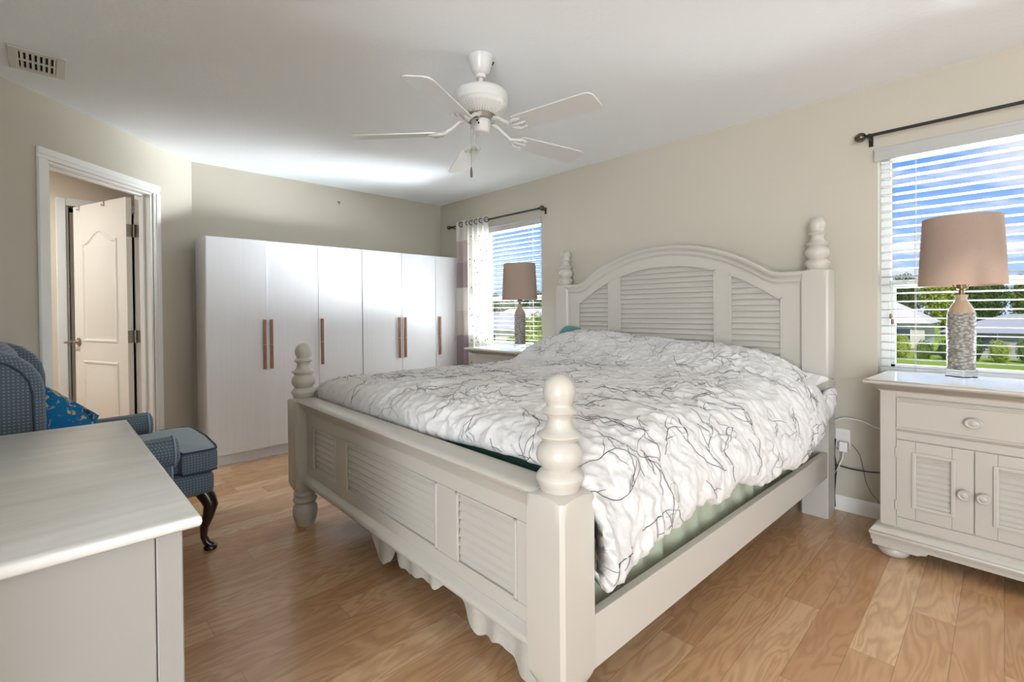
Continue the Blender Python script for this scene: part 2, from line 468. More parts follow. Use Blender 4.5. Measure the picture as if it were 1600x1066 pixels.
HGLASS = plain('dark_house_glass', (62, 72, 82), .2, 3., .01, .1)

# ------------------------------------------------------------------ the room
XH, YW, CZ = 3.36, 4.65, 2.44
XL, YR = -.34, -7.0  # room carried farther back so the added rear fill spreads evenly
A2 = Vector((.868, 4.645)); DW = Vector((-.722, -.692)).normalized(); NW = Vector((-.692, .722)).normalized()
def aw(s_, off=0., z=0.):       # a point on the angled door wall: along it, behind it, up
    p = A2 + DW * s_ + NW * off
    return (p.x, p.y, z)
def awbox(mb, s0, s1, o0, o1, z0, z1, mat=0):
    mb.hexa([aw(s0, o0, z0), aw(s1, o0, z0), aw(s1, o1, z0), aw(s0, o1, z0), aw(s0, o0, z1), aw(s1, o0, z1), aw(s1, o1, z1), aw(s0, o1, z1)], mat)

struct('floor', MB().box(-3.5, XH + .15, YR - .15, 6.2, -.12, 0), FLOOR, label='honey oak plank floor running towards the windows', cat='floor')
struct('ceiling', MB().box(-3.5, XH + .15, YR - .15, 6.2, CZ, CZ + .14), CEIL, label='white knockdown textured ceiling', cat='ceiling')

WIN = [(-.41, .50), (3.05, 3.96)]; WZ0, WZ1 = .80, 2.08
m = MB()
ys = [YR - .15, WIN[0][0], WIN[0][1], WIN[1][0], WIN[1][1], 6.2]
for i in (0, 2, 4): m.box(XH, XH + .15, ys[i], ys[i + 1], 0, CZ)
for a, b in WIN:
    m.box(XH, XH + .15, a, b, 0, WZ0); m.box(XH, XH + .15, a, b, WZ1, CZ)
struct('wall_right', m, WALL, label='beige headboard wall with two windows', cat='wall')
struct('wall_back', MB().box(.80, XH, YW, YW + .12, 0, CZ), WALL, label='beige wall behind the white wardrobes', cat='wall')
S0, S1, DH = .41, 1.18, 2.08
m = MB()
awbox(m, -.02, S0, 0, .12, 0, CZ); awbox(m, S1, 1.75, 0, .12, 0, CZ); awbox(m, S0, S1, 0, .12, DH, CZ)
struct('wall_left', m, WALL, label='beige angled wall with the open doorway', cat='wall')
struct('wall_near', MB().box(XL - .12, XL, .85, 3.55, 0, CZ), WALL, label='beige wall behind the white dresser', cat='wall')
struct('wall_near_return', MB().box(-3.4, XL - .12, .85, .97, 0, CZ), WALL, label='beige return wall of the room part added for a fill lamp', cat='wall')  # closes the room part extended for the side fill lamp
struct('wall_near_side', MB().box(-3.5, -3.4, YR, .97, 0, .35).box(-3.5, -3.4, YR, .97, 2.3, CZ).box(-3.5, -3.4, YR, -3.7, .35, 2.3).box(-3.5, -3.4, -.3, .97, .35, 2.3), WALL, label='unseen beige side wall with an opening added for a fill lamp', cat='wall')  # room extended this far to seat the added side fill lamp
m = MB(); m.box(-3.5, .1, YR - .12, YR, 0, CZ); m.box(3.0, XH, YR - .12, YR, 0, CZ); m.box(.1, 3.0, YR - .12, YR, 2.3, CZ); m.box(.1, 3.0, YR - .12, YR, 0, .1)  # bare opening added to let the rear fill lamp in
struct('wall_front', m, WALL, label='unseen wall opposite the wardrobes with an opening added for a fill lamp', cat='wall')
# hall beyond the doorway
HYW = 5.30
m = MB(); m.box(-2.2, .13, HYW, HYW + .12, 0, CZ); m.box(.585, 1.5, HYW, HYW + .12, 0, CZ); m.box(.13, .585, HYW, HYW + .12, 2.075, CZ)
struct('wall_hall', m, HALLW, label='pale hall wall seen through the doorway', cat='wall')
struct('wall_hall_left', MB().box(-2.2, -2.1, 2.4, HYW, 0, CZ), HALLW, label='left side wall of the hall', cat='wall')
struct('wall_hall_right', MB().box(1.38, 1.5, YW + .12, HYW, 0, CZ), HALLW, label='right side wall of the hall', cat='wall')
struct('wall_hall_front', MB().box(-2.1, XL - .12, 2.3, 2.4, 0, CZ), HALLW, label='front wall of the hall', cat='wall')

# baseboards
def baseboard(name, path, label):
    """path in plan, profile outward to the left of travel"""
    prof = [(0, 0), (.014, 0), (.014, .055), (.011, .068), (.006, .08), (0, .085)]
    (x0, y0), (x1, y1) = path
    d = Vector((x1 - x0, y1 - y0)).normalized(); n = Vector((-d.y, d.x))
    rings = [[(x + n.x * a, y + n.y * a, z) for a, z in prof] for x, y in path]
    struct(name, MB().sweep(rings), TRIM, label=label, cat='baseboard')
baseboard('baseboard_right', [(XH, YR), (XH, YW)], 'white baseboard along the headboard wall')
baseboard('baseboard_back', [(XH, YW), (.87, YW)], 'white baseboard behind the wardrobes')
a_, b_ = aw(0), aw(.345)
baseboard('baseboard_left', [a_[:2], b_[:2]], 'white baseboard beside the doorway')
baseboard('baseboard_near', [(XL, 3.5), (XL, .85)], 'white baseboard behind the dresser')

# door casing and jambs (trim_1)
m = MB()
def casing_bar(s0, s1, z0, z1, horizontal, inner_lo):
    # stepped profile: thick outer band, thinner inner band
    awbox(m, s0, s1, -.012, .0, z0, z1)
    if horizontal: awbox(m, s0, s1, -.019, -.012, z0 + .022, z1)
    elif inner_lo: awbox(m, s0 + .022, s1, -.019, -.012, z0, z1)
    else: awbox(m, s0, s1 - .022, -.019, -.012, z0, z1)
casing_bar(S0 - .062, S0, 0, DH, False, False); casing_bar(S1, S1 + .062, 0, DH, False, True); casing_bar(S0 - .062, S1 + .062, DH, DH + .062, True, False)
awbox(m, S0, S0 + .018, 0, .12, 0, DH - .018); awbox(m, S1 - .018, S1, 0, .12, 0, DH - .018); awbox(m, S0, S1, 0, .12, DH - .018, DH)
awbox(m, S0 + .018, S0 + .03, .045, .08, 0, DH - .03); awbox(m, S1 - .03, S1 - .018, .045, .08, 0, DH - .03); awbox(m, S0 + .018, S1 - .018, .045, .08, DH - .03, DH - .018)
struct('trim_1', m, TRIM, bevel=.003, seg=1, label='white casing around the open doorway', cat='door trim')

# open door leaf (door_1): hinge line at the hall side of the right jamb
hx, hy, _ = aw(S0 + .048, .135)
fx, fy = .186, 5.13
ang = math.atan2(fy - hy, fx - hx)
dr = thing('door_1', 'white two panel door with arched top panel standing open into the hall', 'door', (hx, hy, 0), ang, kind='structure')
DWD, DT, DHH = .755, .035, 2.04
def door_panels(mb, y, sgn):
    # raised moulding frames on the face at local y
    def frame(poly, inset, h):
        n = len(poly)
        cx_ = sum(p[0] for p in poly) / n; cz_ = sum(p[1] for p in poly) / n
        def ins(d):
            out = []
            for i in range(n):
                p0, p1, p2 = Vector(poly[i - 1]), Vector(poly[i]), Vector(poly[(i + 1) % n])
                e1 = (p1 - p0).normalized(); e2 = (p2 - p1).normalized()
                n1 = Vector((-e1.y, e1.x)); n2 = Vector((-e2.y, e2.x))
                q = (n1 + n2); q = q / max(.3, q.length_squared) * 2
                out.append(p1 + q * d)
            return out
        loops = [(ins(0), 0), (ins(.008), h), (ins(.018), h), (ins(.03), -h * .6), (ins(.045), -h * .2), (ins(.06), h * .5)]
        b0 = len(mb.v)
        for lp, dd in loops: mb.v += [(p.x, y + sgn * dd, p.y) for p in lp]
        for i in range(len(loops) - 1):
            for k in range(n):
                k2 = (k + 1) % n; mb.face((b0 + i * n + k, b0 + i * n + k2, b0 + (i + 1) * n + k2, b0 + (i + 1) * n + k))
        mb.face([b0 + (len(loops) - 1) * n + k for k in range(n)])
    x0, x1 = .13, DWD - .13
    arc = []
    for i in range(21):
        t_ = i / 20; xx = x1 + (x0 - x1) * t_
        arc.append((xx, 1.755 + .085 * (.5 - .5 * math.cos(2 * PI * min(1, max(0, (t_ - .08) / .84)))) ** .9))
    frame([(x0, .98), (x1, .98)] + arc, .02, .006)
    frame([(x0, .22), (x1, .22), (x1, .84), (x0, .84)], .02, .006)
m = MB().box(.004, DWD, -DT / 2, DT / 2, .012, DHH)
door_panels(m, -DT / 2 - .001, -1); door_panels(m, DT / 2 + .001, 1)
leaf = obj('door_leaf', m, DOORM, dr, angle=25)
kn = MB()
for sg in (-1, 1):
    y0 = sg * DT / 2
    kn.lathe([(.0, 0), (.032, 0), (.032, sg * .008), (.018, sg * .013), (.012, sg * .02), (.012, sg * .045), (0, sg * .047)], (DWD - .062, y0, .98), 20, axis='y')
    kn.tube([(DWD - .062, y0 + sg * .042, .98), (DWD - .03, y0 + sg * .046, .981), (DWD + .0, y0 + sg * .048, .978), (DWD + .045, y0 + sg * .05, .974)][::1] if sg > 0 else
            [(DWD - .062, y0 + sg * .042, .98), (DWD - .1, y0 + sg * .048, .981), (DWD - .16, y0 + sg * .05, .976)], [.011, .010, .009, .006][:4 if sg > 0 else 3], 10)
obj('door_handle', kn, NICKEL, dr)
for hz in (.25, 1.03, 1.80):
    h_ = MB()
    h_.box(-.0, .0045, -DT / 2, DT / 2, hz - .045, hz + .045)
    h_.lathe([(.0, hz - .047), (.0075, hz - .047), (.0075, hz + .047), (0, hz + .047)], (-.008, -DT / 2 - .006, 0), 12)
    ca, sa = math.cos(-ang), math.sin(-ang)
    # leaf of the hinge screwed to the jamb face
    pts = []
    for s_, o_ in ((S0 + .0185, .090), (S0 + .0185, .1325), (S0 + .0215, .1325), (S0 + .0215, .090)):
        p = Vector(aw(s_, o_)) - Vector((hx, hy, 0)); pts.append((p.x * ca - p.y * sa, p.x * sa + p.y * ca))
    h_.prism(pts, 'z', hz - .045, hz + .045)
    obj('hinge', h_, NICKEL, dr)
# small hooks over the top of the open door
for i, (xx, lb) in enumerate(((.66, 'small metal hook over the open door near its handle side'), (.30, 'small metal hook over the open door near its hinge side'))):
    h_ = MB(); o_ = DT / 2
    h_.box(xx - .006, xx + .006, -o_ - .003, o_ + .003, DHH, DHH + .002)
    h_.box(xx - .006, xx + .006, o_ + .001, o_ + .003, DHH - .035, DHH + .002)
    h_.box(xx - .006, xx + .006, o_ + .003, o_ + .016, DHH - .035, DHH - .030); h_.box(xx - .006, xx + .006, o_ + .014, o_ + .016, DHH - .035, DHH - .022)
    k_ = obj('door_hook', h_, NICKEL); k_.location = (hx, hy, 0); k_.rotation_euler = (0, 0, ang)
    tag(k_, lb, 'hook', 'hooks over the open door')
# closet door in the hall (door_2) with casing (trim_2)
m = MB(); m.box(.152, .545, HYW + .03, HYW + .065, .01, 2.03)
struct('door_2', m, DOORM, label='closed cream closet door across the hall', cat='door')
struct('closet_shade', MB().box(.13, .585, HYW + .10, HYW + .115, 0, 2.075), DARK, label='dark panel painted as the shade behind the hall closet door', cat='closet interior')  # dark sheet stands in for the shade around the closet door
m = MB(); m.box(.07, .13, HYW - .018, HYW, 0, 2.135); m.box(.585, .645, HYW - .018, HYW, 0, 2.135); m.box(.13, .585, HYW - .018, HYW, 2.075, 2.135)
m.box(.13, .145, HYW, HYW + .1, 0, 2.075); m.box(.570, .585, HYW, HYW + .1, 0, 2.075)
struct('trim_2', m, TRIM, bevel=.004, seg=1, label='white casing around the closet door in the hall', cat='door trim')

# windows
def window(name, y0, y1, label):
    root = thing(name, label, 'window', (XH, 0, 0), kind='structure')
    m = MB(); fw = .045; xa, xb = .085, .14; zm = 1.325
    m.box(xa, xb, y0, y0 + fw, WZ0, WZ1); m.box(xa, xb, y1 - fw, y1, WZ0, WZ1)
    m.box(xa, xb, y0 + fw, y1 - fw, WZ1 - fw, WZ1); m.box(xa, xb, y0 + fw, y1 - fw, WZ0, WZ0 + fw + .01)
    m.box(xa - .006, xb - .02, y0 + fw, y1 - fw, zm - .022, zm + .022)
    m.box(xa + .004, xb - .02, y0 + fw, y0 + fw + .022, WZ0 + fw, zm); m.box(xa + .004, xb - .02, y1 - fw - .022, y1 - fw, WZ0 + fw, zm)
    m.box(xa + .004, xb - .02, y0 + fw, y1 - fw, WZ0 + fw, WZ0 + fw + .03)
    obj('window_frame', m, VINYL, root, bevel=.003, seg=1)
    g = MB(); g.box(.118, .121, y0 + fw, y1 - fw, zm, WZ1 - fw); g.box(.106, .109, y0 + fw + .02, y1 - fw - .02, WZ0 + fw + .03, zm - .02)
    obj('pane', g, PANE, root)
    obj('window_sill', MB().box(-.012, .085, y0 - .0, y1 + .0, WZ0, WZ0 + .02), TRIM, root, bevel=.004)
    lk = MB(); yc = y1 - .10
    lk.box(.068, .08, yc - .02, yc + .02, zm + .002, zm + .012); lk.box(.064, .07, yc - .028, yc, zm + .012, zm + .02)
    obj('sash_lock', lk, VINYL, root)
window('window_1', *WIN[0], 'white framed window behind the right nightstand')
window('window_2', *WIN[1], 'white framed window behind the far nightstand')

def blind(y0, y1, label, tilt):
    root = thing('window_blind', label, 'blind', (XH, 0, WZ0), group='white slatted window blinds')
    zt = WZ1 - WZ0
    v = MB(); v.prism([(-.022, zt - .068), (-.012, zt - .068), (-.012, zt - .012), (-.008, zt - .004), (-.008, zt - .001), (-.026, zt - .001), (-.026, zt - .012), (-.022, zt - .018)], 'y', y0 + .0 - .014, y1 + .014)
    v.box(-.012, .06, y0 + .006, y1 - .006, zt - .045, zt - .002)
    obj('valance', v, SLATM, root, bevel=.0015, seg=1)
    n = 26; pitch = (zt - .075 - .06) / (n - 1)
    sl = MB(); c, s_ = math.cos(tilt), math.sin(tilt); hw, th = .025, .0016
    prof = [(-hw, -.001), (-hw * .5, .0012), (0, .002), (hw * .5, .0012), (hw, -.001), (hw, .0016), (hw * .5, .0038), (0, .0046), (-hw * .5, .0038), (-hw, .0016)]
    sl.prism([(a * c - b * s_, a * s_ + b * c) for a, b in prof], 'y', y0 + .01, y1 - .01)
    first = obj('slat', sl, SLATM, root); first.location = (.028, 0, .06)
    for k in range(1, n):
        o = first.copy(); COL.objects.link(o); o.parent = root; o.location = (.028, 0, .06 + k * pitch)
    b = MB().box(.004, .052, y0 + .01, y1 - .01, .022, .034); obj('bottom_rail', b, SLATM, root, bevel=.002, seg=1)
    for yy in (y0 + .16, y1 - .16):
        cd = MB()
        for xx in (.002, .054): cd.tube([(xx, yy, .03), (xx, yy, zt - .03)], .0011, 5)
        obj('lift_cord', cd, SLATM, root)
    for k in range(2):
        cd = MB(); yy = y1 - .055 - .008 * k
        cd.tube([(-.006, yy, zt - .06), (-.006, yy - .003, .36 - .03 * k)], .001, 5)
        cd.lathe([(.0, .0), (.005, 0), (.007, -.018), (.004, -.028), (0, -.03)][::-1], (-.006, yy - .003, .36 - .03 * k), 10, mat=1)
        obj('tilt_cord', cd, [SLATM, BRONZE], root)
blind(*WIN[0], 'white slatted blind in the window behind the large right lamp', math.radians(-4))
blind(*WIN[1], 'white slatted blind in the far window beside the curtains', math.radians(3))

# ------------------------------------------------------------------ bed
BX, BY, BTH = .9798, .8295, -.0296
bed = thing('poster_bed', 'large cream white poster bed with turned finials and louvered arched headboard', 'bed', (BX, BY, 0), BTH)
WB, LB = 1.9245, 2.2444
FIN = [(.052, .0), (.056, .012), (.0655, .030), (.064, .036), (.054, .048), (.046, .055), (.050, .062), (.060, .076), (.0635, .092), (.060, .108), (.050, .122), (.045, .127), (.050, .133), (.061, .143), (.060, .147), (.046, .154), (.037, .166), (.032, .184), (.034, .194), (.047, .203), (.049, .206), (.046, .210), (.035, .219), (.0335, .224), (.038, .234), (.0435, .250), (.0435, .262), (.039, .278), (.030, .291), (.018, .300), (.006, .304), (0, .305)]
FOOT = [(.044, .0), (.046, .004), (.058, .03), (.0655, .065), (.066, .085), (.062, .105), (.050, .124), (.048, .128), (.060, .136), (.065, .146), (.060, .156), (.050, .162), (.049, .168), (.058, .174), (.0605, .182), (.056, .191), (.05, .2)]
def square_ring(h, ch, z, n=6):
    """chamfered square loop with a few points per side"""
    pts = []
    cs = [(-h + ch, -h), (h - ch, -h), (h, -h + ch), (h, h - ch), (h - ch, h), (-h + ch, h), (-h, h - ch), (-h, -h + ch)]
    for i in range(8):
        a, b = Vector(cs[i]), Vector(cs[(i + 1) % 8])
        k = n if i % 2 == 0 else 1
        for j in range(k):
            p = a + (b - a) * j / k; pts.append((p.x, p.y))
    return pts
def post(mb, x, y, h, z0, z1, foot):
    ch = .010; rc = h * 1.3
    base = square_ring(h, ch, 0)
    def zcap(px, py): return z1 + .55 * (rc - math.hypot(px, py)) * .62
    rings = []
    if foot:
        for k, zz in ((.70, z0 - .002), (.86, z0 + .018), (1., z0 + .045)):
            q = square_ring(h * k, ch, 0); rings.append([(x + a, y + b, zz + (.0 if k == 1 else 0)) for a, b in q])
    else: rings.append([(x + a, y + b, z0) for a, b in base])
    rings.append([(x + a, y + b, z1 - .06) for a, b in base])
    rings.append([(x + a, y + b, zcap(a, b) - .006) for a, b in base])
    rings.append([(x + a * .97, y + b * .97, zcap(a, b)) for a, b in base])
    for k in (.85, .7):
        rings.append([(x + a * k, y + b * k, zcap(a * k, b * k)) for a, b in base])
    mb.sweep(rings)
    return zcap(0.052, 0)
def bed_post(x, y, h, z0, z1, foot):
    m = MB(); zf = post(m, x, y, h, z0, z1, foot)
    if foot: m.lathe(FOOT, (x, y, 0), 36)
    o = obj('bed_post', m, BEDW, bed, angle=40)
    f = MB().lathe([(.05, -.012)] + FIN, (x, y, zf), 40); obj('finial', f, BEDW, o, angle=60)
for y in (0, WB):
    bed_post(0, y, .0686, .196, .705, True)
    bed_post(LB, y, .07, 0, 1.408, False)
def louvers(mb, x, w0, w1, z0, z1, pitch, top=None, depth=.012):
    """tilted slats in a recess whose open face is at x (seen from -x); top(w) limits an arched panel"""
    k = int(round((z1 - z0) / pitch)); p = (z1 - z0) / k
    for i in range(k):
        za = z0 + i * p; a, b = w0, w1
        if top:
            ok = [w0 + (w1 - w0) * q / 60 for q in range(61) if top(w0 + (w1 - w0) * q / 60) > za - .01]
            if len(ok) < 3: continue
            a, b = max(w0, ok[0] - .02), min(w1, ok[-1] + .02)
        pr = [(x + .008, za - .003), (x + .0015, za - .002), (x, za + .0005), (x + .0005, za + .0045), (x + .003, za + .0065), (x + depth, za + p + .003), (x + depth + .005, za + p + .001)]
        mb.sweep([[(q_, a, z_) for q_, z_ in pr], [(q_, b, z_) for q_, z_ in pr]])
    if not top: mb.box(x + depth + .004, x + depth + .008, w0 - .005, w1 + .005, z0 - .005, z1 + .005)

# footboard
fb = MB(); wi, wo_ = .05, WB - .05; wc = WB / 2
zb, zt = .345, .585
pan = [(wc - .80, wc - .50), (wc - .385, wc + .385), (wc + .50, wc + .80)]
x0, x1 = -.010, .034
fb.box(x0, x1, wi, wo_, .27, zb); fb.box(x0, x1, wi, wo_, zt, .675)
edges = [wi] + [e for p in pan for e in p] + [wo_]
for i in range(0, len(edges), 2): fb.box(x0, x1, edges[i], edges[i + 1], zb, zt)
fbo = obj('footboard', fb, BEDW, bed, bevel=.003)
for a, b in pan:
    q = MB(); louvers(q, x0 + .005, a - .002, b + .002, zb, zt, .0285, depth=.016)
    obj('louver_panel', q, BEDW, fbo, angle=20)
    q = MB()
    for (ya, yb, za, zc) in ((a, a + .012, zb, zt), (b - .012, b, zb, zt), (a, b, zb, zb + .008), (a, b, zt - .008, zt)): q.box(x0 - .003, x0 + .006, ya, yb, za, zc)
    obj('panel_bead', q, BEDW, fbo, bevel=.0015, seg=1)
def bar_profile(prof, w0, w1): return MB().sweep([[(a, y, z) for a, z in prof] for y in (w0, w1)])
capp = [(x1 + .016, .715), (x1 + .022, .708), (x1 + .016, .698), (x1 + .002, .688), (x1 + .002, .64), (x0 - .002, .64), (x0 - .006, .652), (x0 - .014, .660), (x0 - .018, .672), (x0 - .030, .682), (x0 - .034, .690), (x0 - .046, .698), (x0 - .050, .707), (x0 - .046, .715), (x0 - .03, .719), (x1, .719)]
obj('top_rail', bar_profile(capp, wi - .01, wo_ + .01), BEDW, fbo, angle=50)
bott = [(x1 + .004, .255), (x1 + .004, .30), (x0 - .002, .30), (x0 - .008, .292), (x0 - .022, .284), (x0 - .028, .275), (x0 - .028, .262), (x0 - .02, .255)]
obj('bottom_moulding', bar_profile(bott, wi - .005, wo_ + .005), BEDW, fbo, angle=50)
# headboard
def sm(a, b, k=.018): return max(a, b) + max(0., k - abs(a - b)) ** 2 / (4 * k)
RA = 1.28
def arcz(d, peak): return peak - RA + math.sqrt(max(0, RA * RA - d * d))
def ztop(d): return sm(1.412, arcz(d, 1.652), .03)
def zin(d): return sm(1.262, arcz(d, 1.515), .01)
hb = MB(); hx0, hx1 = LB - .045, LB + .02; wi2, wo2 = .055, WB - .055
pan2 = [(wc - .79, wc - .475), (wc - .38, wc + .38), (wc + .475, wc + .79)]
hz0 = .45
N = 72
rings = []
for i in range(N + 1):
    yy = wi2 + (wo2 - wi2) * i / N; d = yy - wc
    rings.append([(hx0, yy, zin(d)), (hx0, yy, ztop(d) - .01), (hx1, yy, ztop(d) - .01), (hx1, yy, zin(d))])
hb.sweep(rings)
hb.box(hx0, hx1, wi2, wo2, hz0, .62)
e2 = [wi2] + [e for p in pan2 for e in p] + [wo2]
for i in range(0, len(e2), 2):
    ya, yb = e2[i], e2[i + 1]; za = max(zin(ya - wc), zin(yb - wc)) + .02
    za = min(za, min(ztop(ya - wc), ztop(yb - wc)) - .02)
    hb.box(hx0 + .0015, hx1 - .002, ya, yb, .6, za)
hbo = obj('headboard', hb, BEDW, bed, angle=30)
for a, b in pan2:
    zmax = max(zin(a - wc + (b - a) * t / 10) for t in range(11)) + .02
    q = MB(); louvers(q, hx0 + .006, a - .004, b + .004, .62, zmax, .037, top=lambda y_: zin(y_ - wc), depth=.018)
    q.box(hx0 + .030, hx0 + .034, a, b, .62, min(zin(a - wc), zin(b - wc)) + .02)
    # trim slat tops to stay behind the arched rail
    obj('louver_panel', q, BEDW, hbo, angle=20)
    q = MB()
    for s_ in (a, b): 
        sg = 1 if s_ == a else -1
        zt_ = zin(s_ - wc + sg * .006)
        q.box(hx0 - .003, hx0 + .006, s_, s_ + sg * .011, .62, zt_)
    n_ = 24; rr = []
    for i in range(n_ + 1):
        yy = a + (b - a) * i / n_; z_ = zin(yy - wc)
        rr.append([(hx0 - .003, yy, z_ - .010), (hx0 - .003, yy, z_ + .001), (hx0 + .006, yy, z_ + .001), (hx0 + .006, yy, z_ - .010)])
    q.sweep(rr)
    obj('panel_bead', q, BEDW, hbo, angle=50)
mprof = [(hx1 + .005, -.075), (hx0 - .002, -.075), (hx0 - .006, -.066), (hx0 - .014, -.060), (hx0 - .016, -.046), (hx0 - .022, -.036), (hx0 - .034, -.028), (hx0 - .040, -.020), (hx0 - .042, -.010), (hx0 - .036, -.002), (hx0 - .026, .0), (hx1 + .010, .0)]
rings = []
for i in range(N * 2 + 1):
    yy = wi2 + (wo2 - wi2) * i / (N * 2); d = yy - wc; e = .002
    sl = (ztop(d + e) - ztop(d - e)) / (2 * e); n_ = Vector((-sl, 1)).normalized()
    rings.append([(a, yy + n_.x * b * (1 if wi2 + .06 < yy < wo2 - .06 else 0), ztop(d) + n_.y * b) for a, b in mprof])
obj('arched_moulding', MB().sweep(rings), BEDW, hbo, angle=40)
for y in (-.052, WB + .052):
    obj('side_rail', MB().box(.05, LB - .055, y - .014, y + .014, .232, .378), BEDW, bed, bevel=.004)
obj('slat_deck', MB().box(.06, LB - .06, .02, WB - .02, .20, .222), BARK, bed)

def bedchild(name, label, cat, group=None): return thing(name, label, cat, (BX, BY, 0), BTH, group)
bs = bedchild('box_spring', 'pale box spring with a sage green ruffled skirt under the mattress', 'box spring')
obj('base_box', MB().box(.12, 2.16, .05, WB - .05, .2225, .44), TICK, bs, bevel=.02)
# ruffled skirt along the near side
def ruffle(l0, l1, y, z0f, z1, n, amp, m, flip=False):
    P = []
    rnd = random.Random(3)
    for i in range(n + 1):
        l = l0 + (l1 - l0) * i / n; col = []
        for j in range(9):
            t = j / 8; z = z1 + (z0f(l) - z1) * t
            a = amp * (.15 + t) * ((.55 if not flip else 1.) * math.sin(l * 47 + 3.2 * noise.noise((l * 4, 0, 1.))) + (1.0 if not flip else .6) * noise.noise((l * 20, t * .9, 3.)))
            col.append((l, y + a, z) if not flip else (y + a, l, z))
        P.append(col)
    mb = MB().grid(P); return mb
sk = ruffle(.1, 2.17, .004, lambda l: .245, .60, 520, .019, None)
obj('bed_skirt', sk, GREENS, bs, recalc=False, angle=180)
hem = [(-.1, .0), (.2, .005), (.25, .015), (.33, .07), (.43, .055), (.5, .038), (.53, .06), (.57, .10), (.62, .15), (.68, .14), (.74, .088), (.83, .09), (.9, .08), (.98, .066), (1.04, .074), (1.06, .13), (1.09, .13), (1.105, .06), (1.16, .035), (1.21, .02), (1.265, .03), (1.28, .16), (2.1, .2)]
def hemz(w_):
    for (a, za), (b, zb_) in zip(hem, hem[1:]):
        if a <= w_ <= b: return za + (zb_ - za) * (w_ - a) / (b - a)
    return .2
dr_ = ruffle(.1, WB - .1, .095, lambda l: max(.012, sum(hemz(l + q * .012) for q in (-2, -1, 0, 1, 2)) / 5 + .004 * math.sin(l * 90)), .43, 360, .006, None, True)
tag(obj('foot_ruffle', dr_, LACE, bs, recalc=False, angle=180), 'cream scalloped ruffle hanging at the foot end')
mt = bedchild('mattress', 'thick mattress in a dark green fitted sheet, showing as a strip above the footboard', 'mattress')
obj('mattress_body', MB().box(.09, 2.17, .06, WB - .04, .442, .735), DKGREEN, mt, bevel=.04, seg=4)

# duvet ---------------------------------------------------------------
def smooth(t): t = max(0., min(1., t)); return t * t * (3 - 2 * t)
def lerp_tab(tab, x):
    if x <= tab[0][0]: return tab[0][1]
    for (a, va), (b, vb) in zip(tab, tab[1:]):
        if x <= b: return va + (vb - va) * smooth((x - a) / (b - a)) if False else va + (vb - va) * (x - a) / (b - a)
    return tab[-1][1]
PH = [(-.1, .80), (.1, .90), (.33, .955), (.84, .99), (1.1, 1.015), (1.5, 1.045), (1.7, 1.04), (1.85, .98), (2.0, .86)]
def dtop(l, w_):
    u = (w_ - wc) / wc
    z = .800 + .045 * max(0, 1 - u * u) * smooth(l / .4)
    k = smooth((l - 1.5) / .5)
    z = z + (lerp_tab(PH, w_) - .012 - z) * k
    if l > 2.06: z -= (l - 2.06) * 1.1
    return z
HEM = [(.08, .465), (.16, .45), (.24, .475), (.29, .50), (.36, .515), (.44, .505), (.5, .525), (.56, .545), (.66, .525), (.76, .515), (.86, .525), (.92, .55), (1.02, .50), (1.15, .475), (1.3, .465), (1.38, .49), (1.5, .468), (1.65, .465), (1.75, .495), (1.85, .485), (1.95, .52), (2.05, .58), (2.12, .63), (2.2, .66)]
def cat(cp, t):
    n = len(cp) - 1; x = t * n; i = min(int(x), n - 1); f = x - i
    p0, p1, p2, p3 = cp[max(i - 1, 0)], cp[i], cp[i + 1], cp[min(i + 2, n)]
    return [.5 * (2 * b + (c - a) * f + (2 * a - 5 * b + 4 * c - d) * f * f + (3 * b - a - 3 * c + d) * f ** 3) for a, b, c, d in zip(p0, p1, p2, p3)]
NL, NWD = 330, 400
LROWS = []      # (l, drop) down the length: starts below the rail cap, curls over, runs to the headboard
for i in range(NL):
    t = i / (NL - 1)
    if t < .06:
        a = t / .06; q = cat([(.086, .125), (.078, .085), (.086, .035), (.12, .010), (.17, 0)], a); LROWS.append((q[0], q[1]))
    else: LROWS.append((.17 + (2.172 - .17) * (t - .06) / .94, 0))
P = []
for i, (l, drop) in enumerate(LROWS):
    zs_, ze = dtop(l, .10), dtop(l, WB - .1)
    hz = lerp_tab(HEM, l) + .006 * noise.noise((l * 9, 0, 0)) 
    bulge = .012 * noise.noise((l * 3.1, 4, 0))
    k = smooth((l - 1.6) / .4)
    lift = .045 * (1 - smooth((l - .1) / .3))
    cps = [(WB + .075, .50), (WB + .075, .62), (WB + .06, ze - .09), (WB + .005, ze - .03)]
    for yy in (1.8, 1.6, 1.4, 1.2, 1.0, .8, .6, .4, .22): cps.append((yy, dtop(l, yy)))
    zt_ = dtop(l, .10)
    cps += [(.08, zt_ - .012 - .02 * k), (-.005, zt_ - .055 - .05 * k), (-.055 - bulge, zt_ - .13 - .05 * k), (-.088 - bulge, max(hz + .09, zt_ - .22 - .06 * k)), (-.094 - bulge * .6, hz + .04), (-.078, hz)]
    # resample by arc length
    pts = [cat(cps, j / 240) for j in range(241)]
    acc = [0]
    for a, b in zip(pts, pts[1:]): acc.append(acc[-1] + math.hypot(b[0] - a[0], b[1] - a[1]))
    row = []; kk = 0
    for j in range(NWD):
        s_ = acc[-1] * j / (NWD - 1)
        while kk < 239 and acc[kk + 1] < s_: kk += 1
        f = (s_ - acc[kk]) / max(1e-9, acc[kk + 1] - acc[kk]); a, b = pts[kk], pts[kk + 1]
        y_, z_ = a[0] + (b[0] - a[0]) * f, a[1] + (b[1] - a[1]) * f
        dz = drop * smooth((y_ + .08) / .12) * smooth((WB + .06 - y_) / .1) if drop else 0
        near = 1 - smooth((y_ - .1) / 1.1)
        row.append(Vector((l, y_, z_ - dz * (1 - .40 * near))))
    P.append(row)
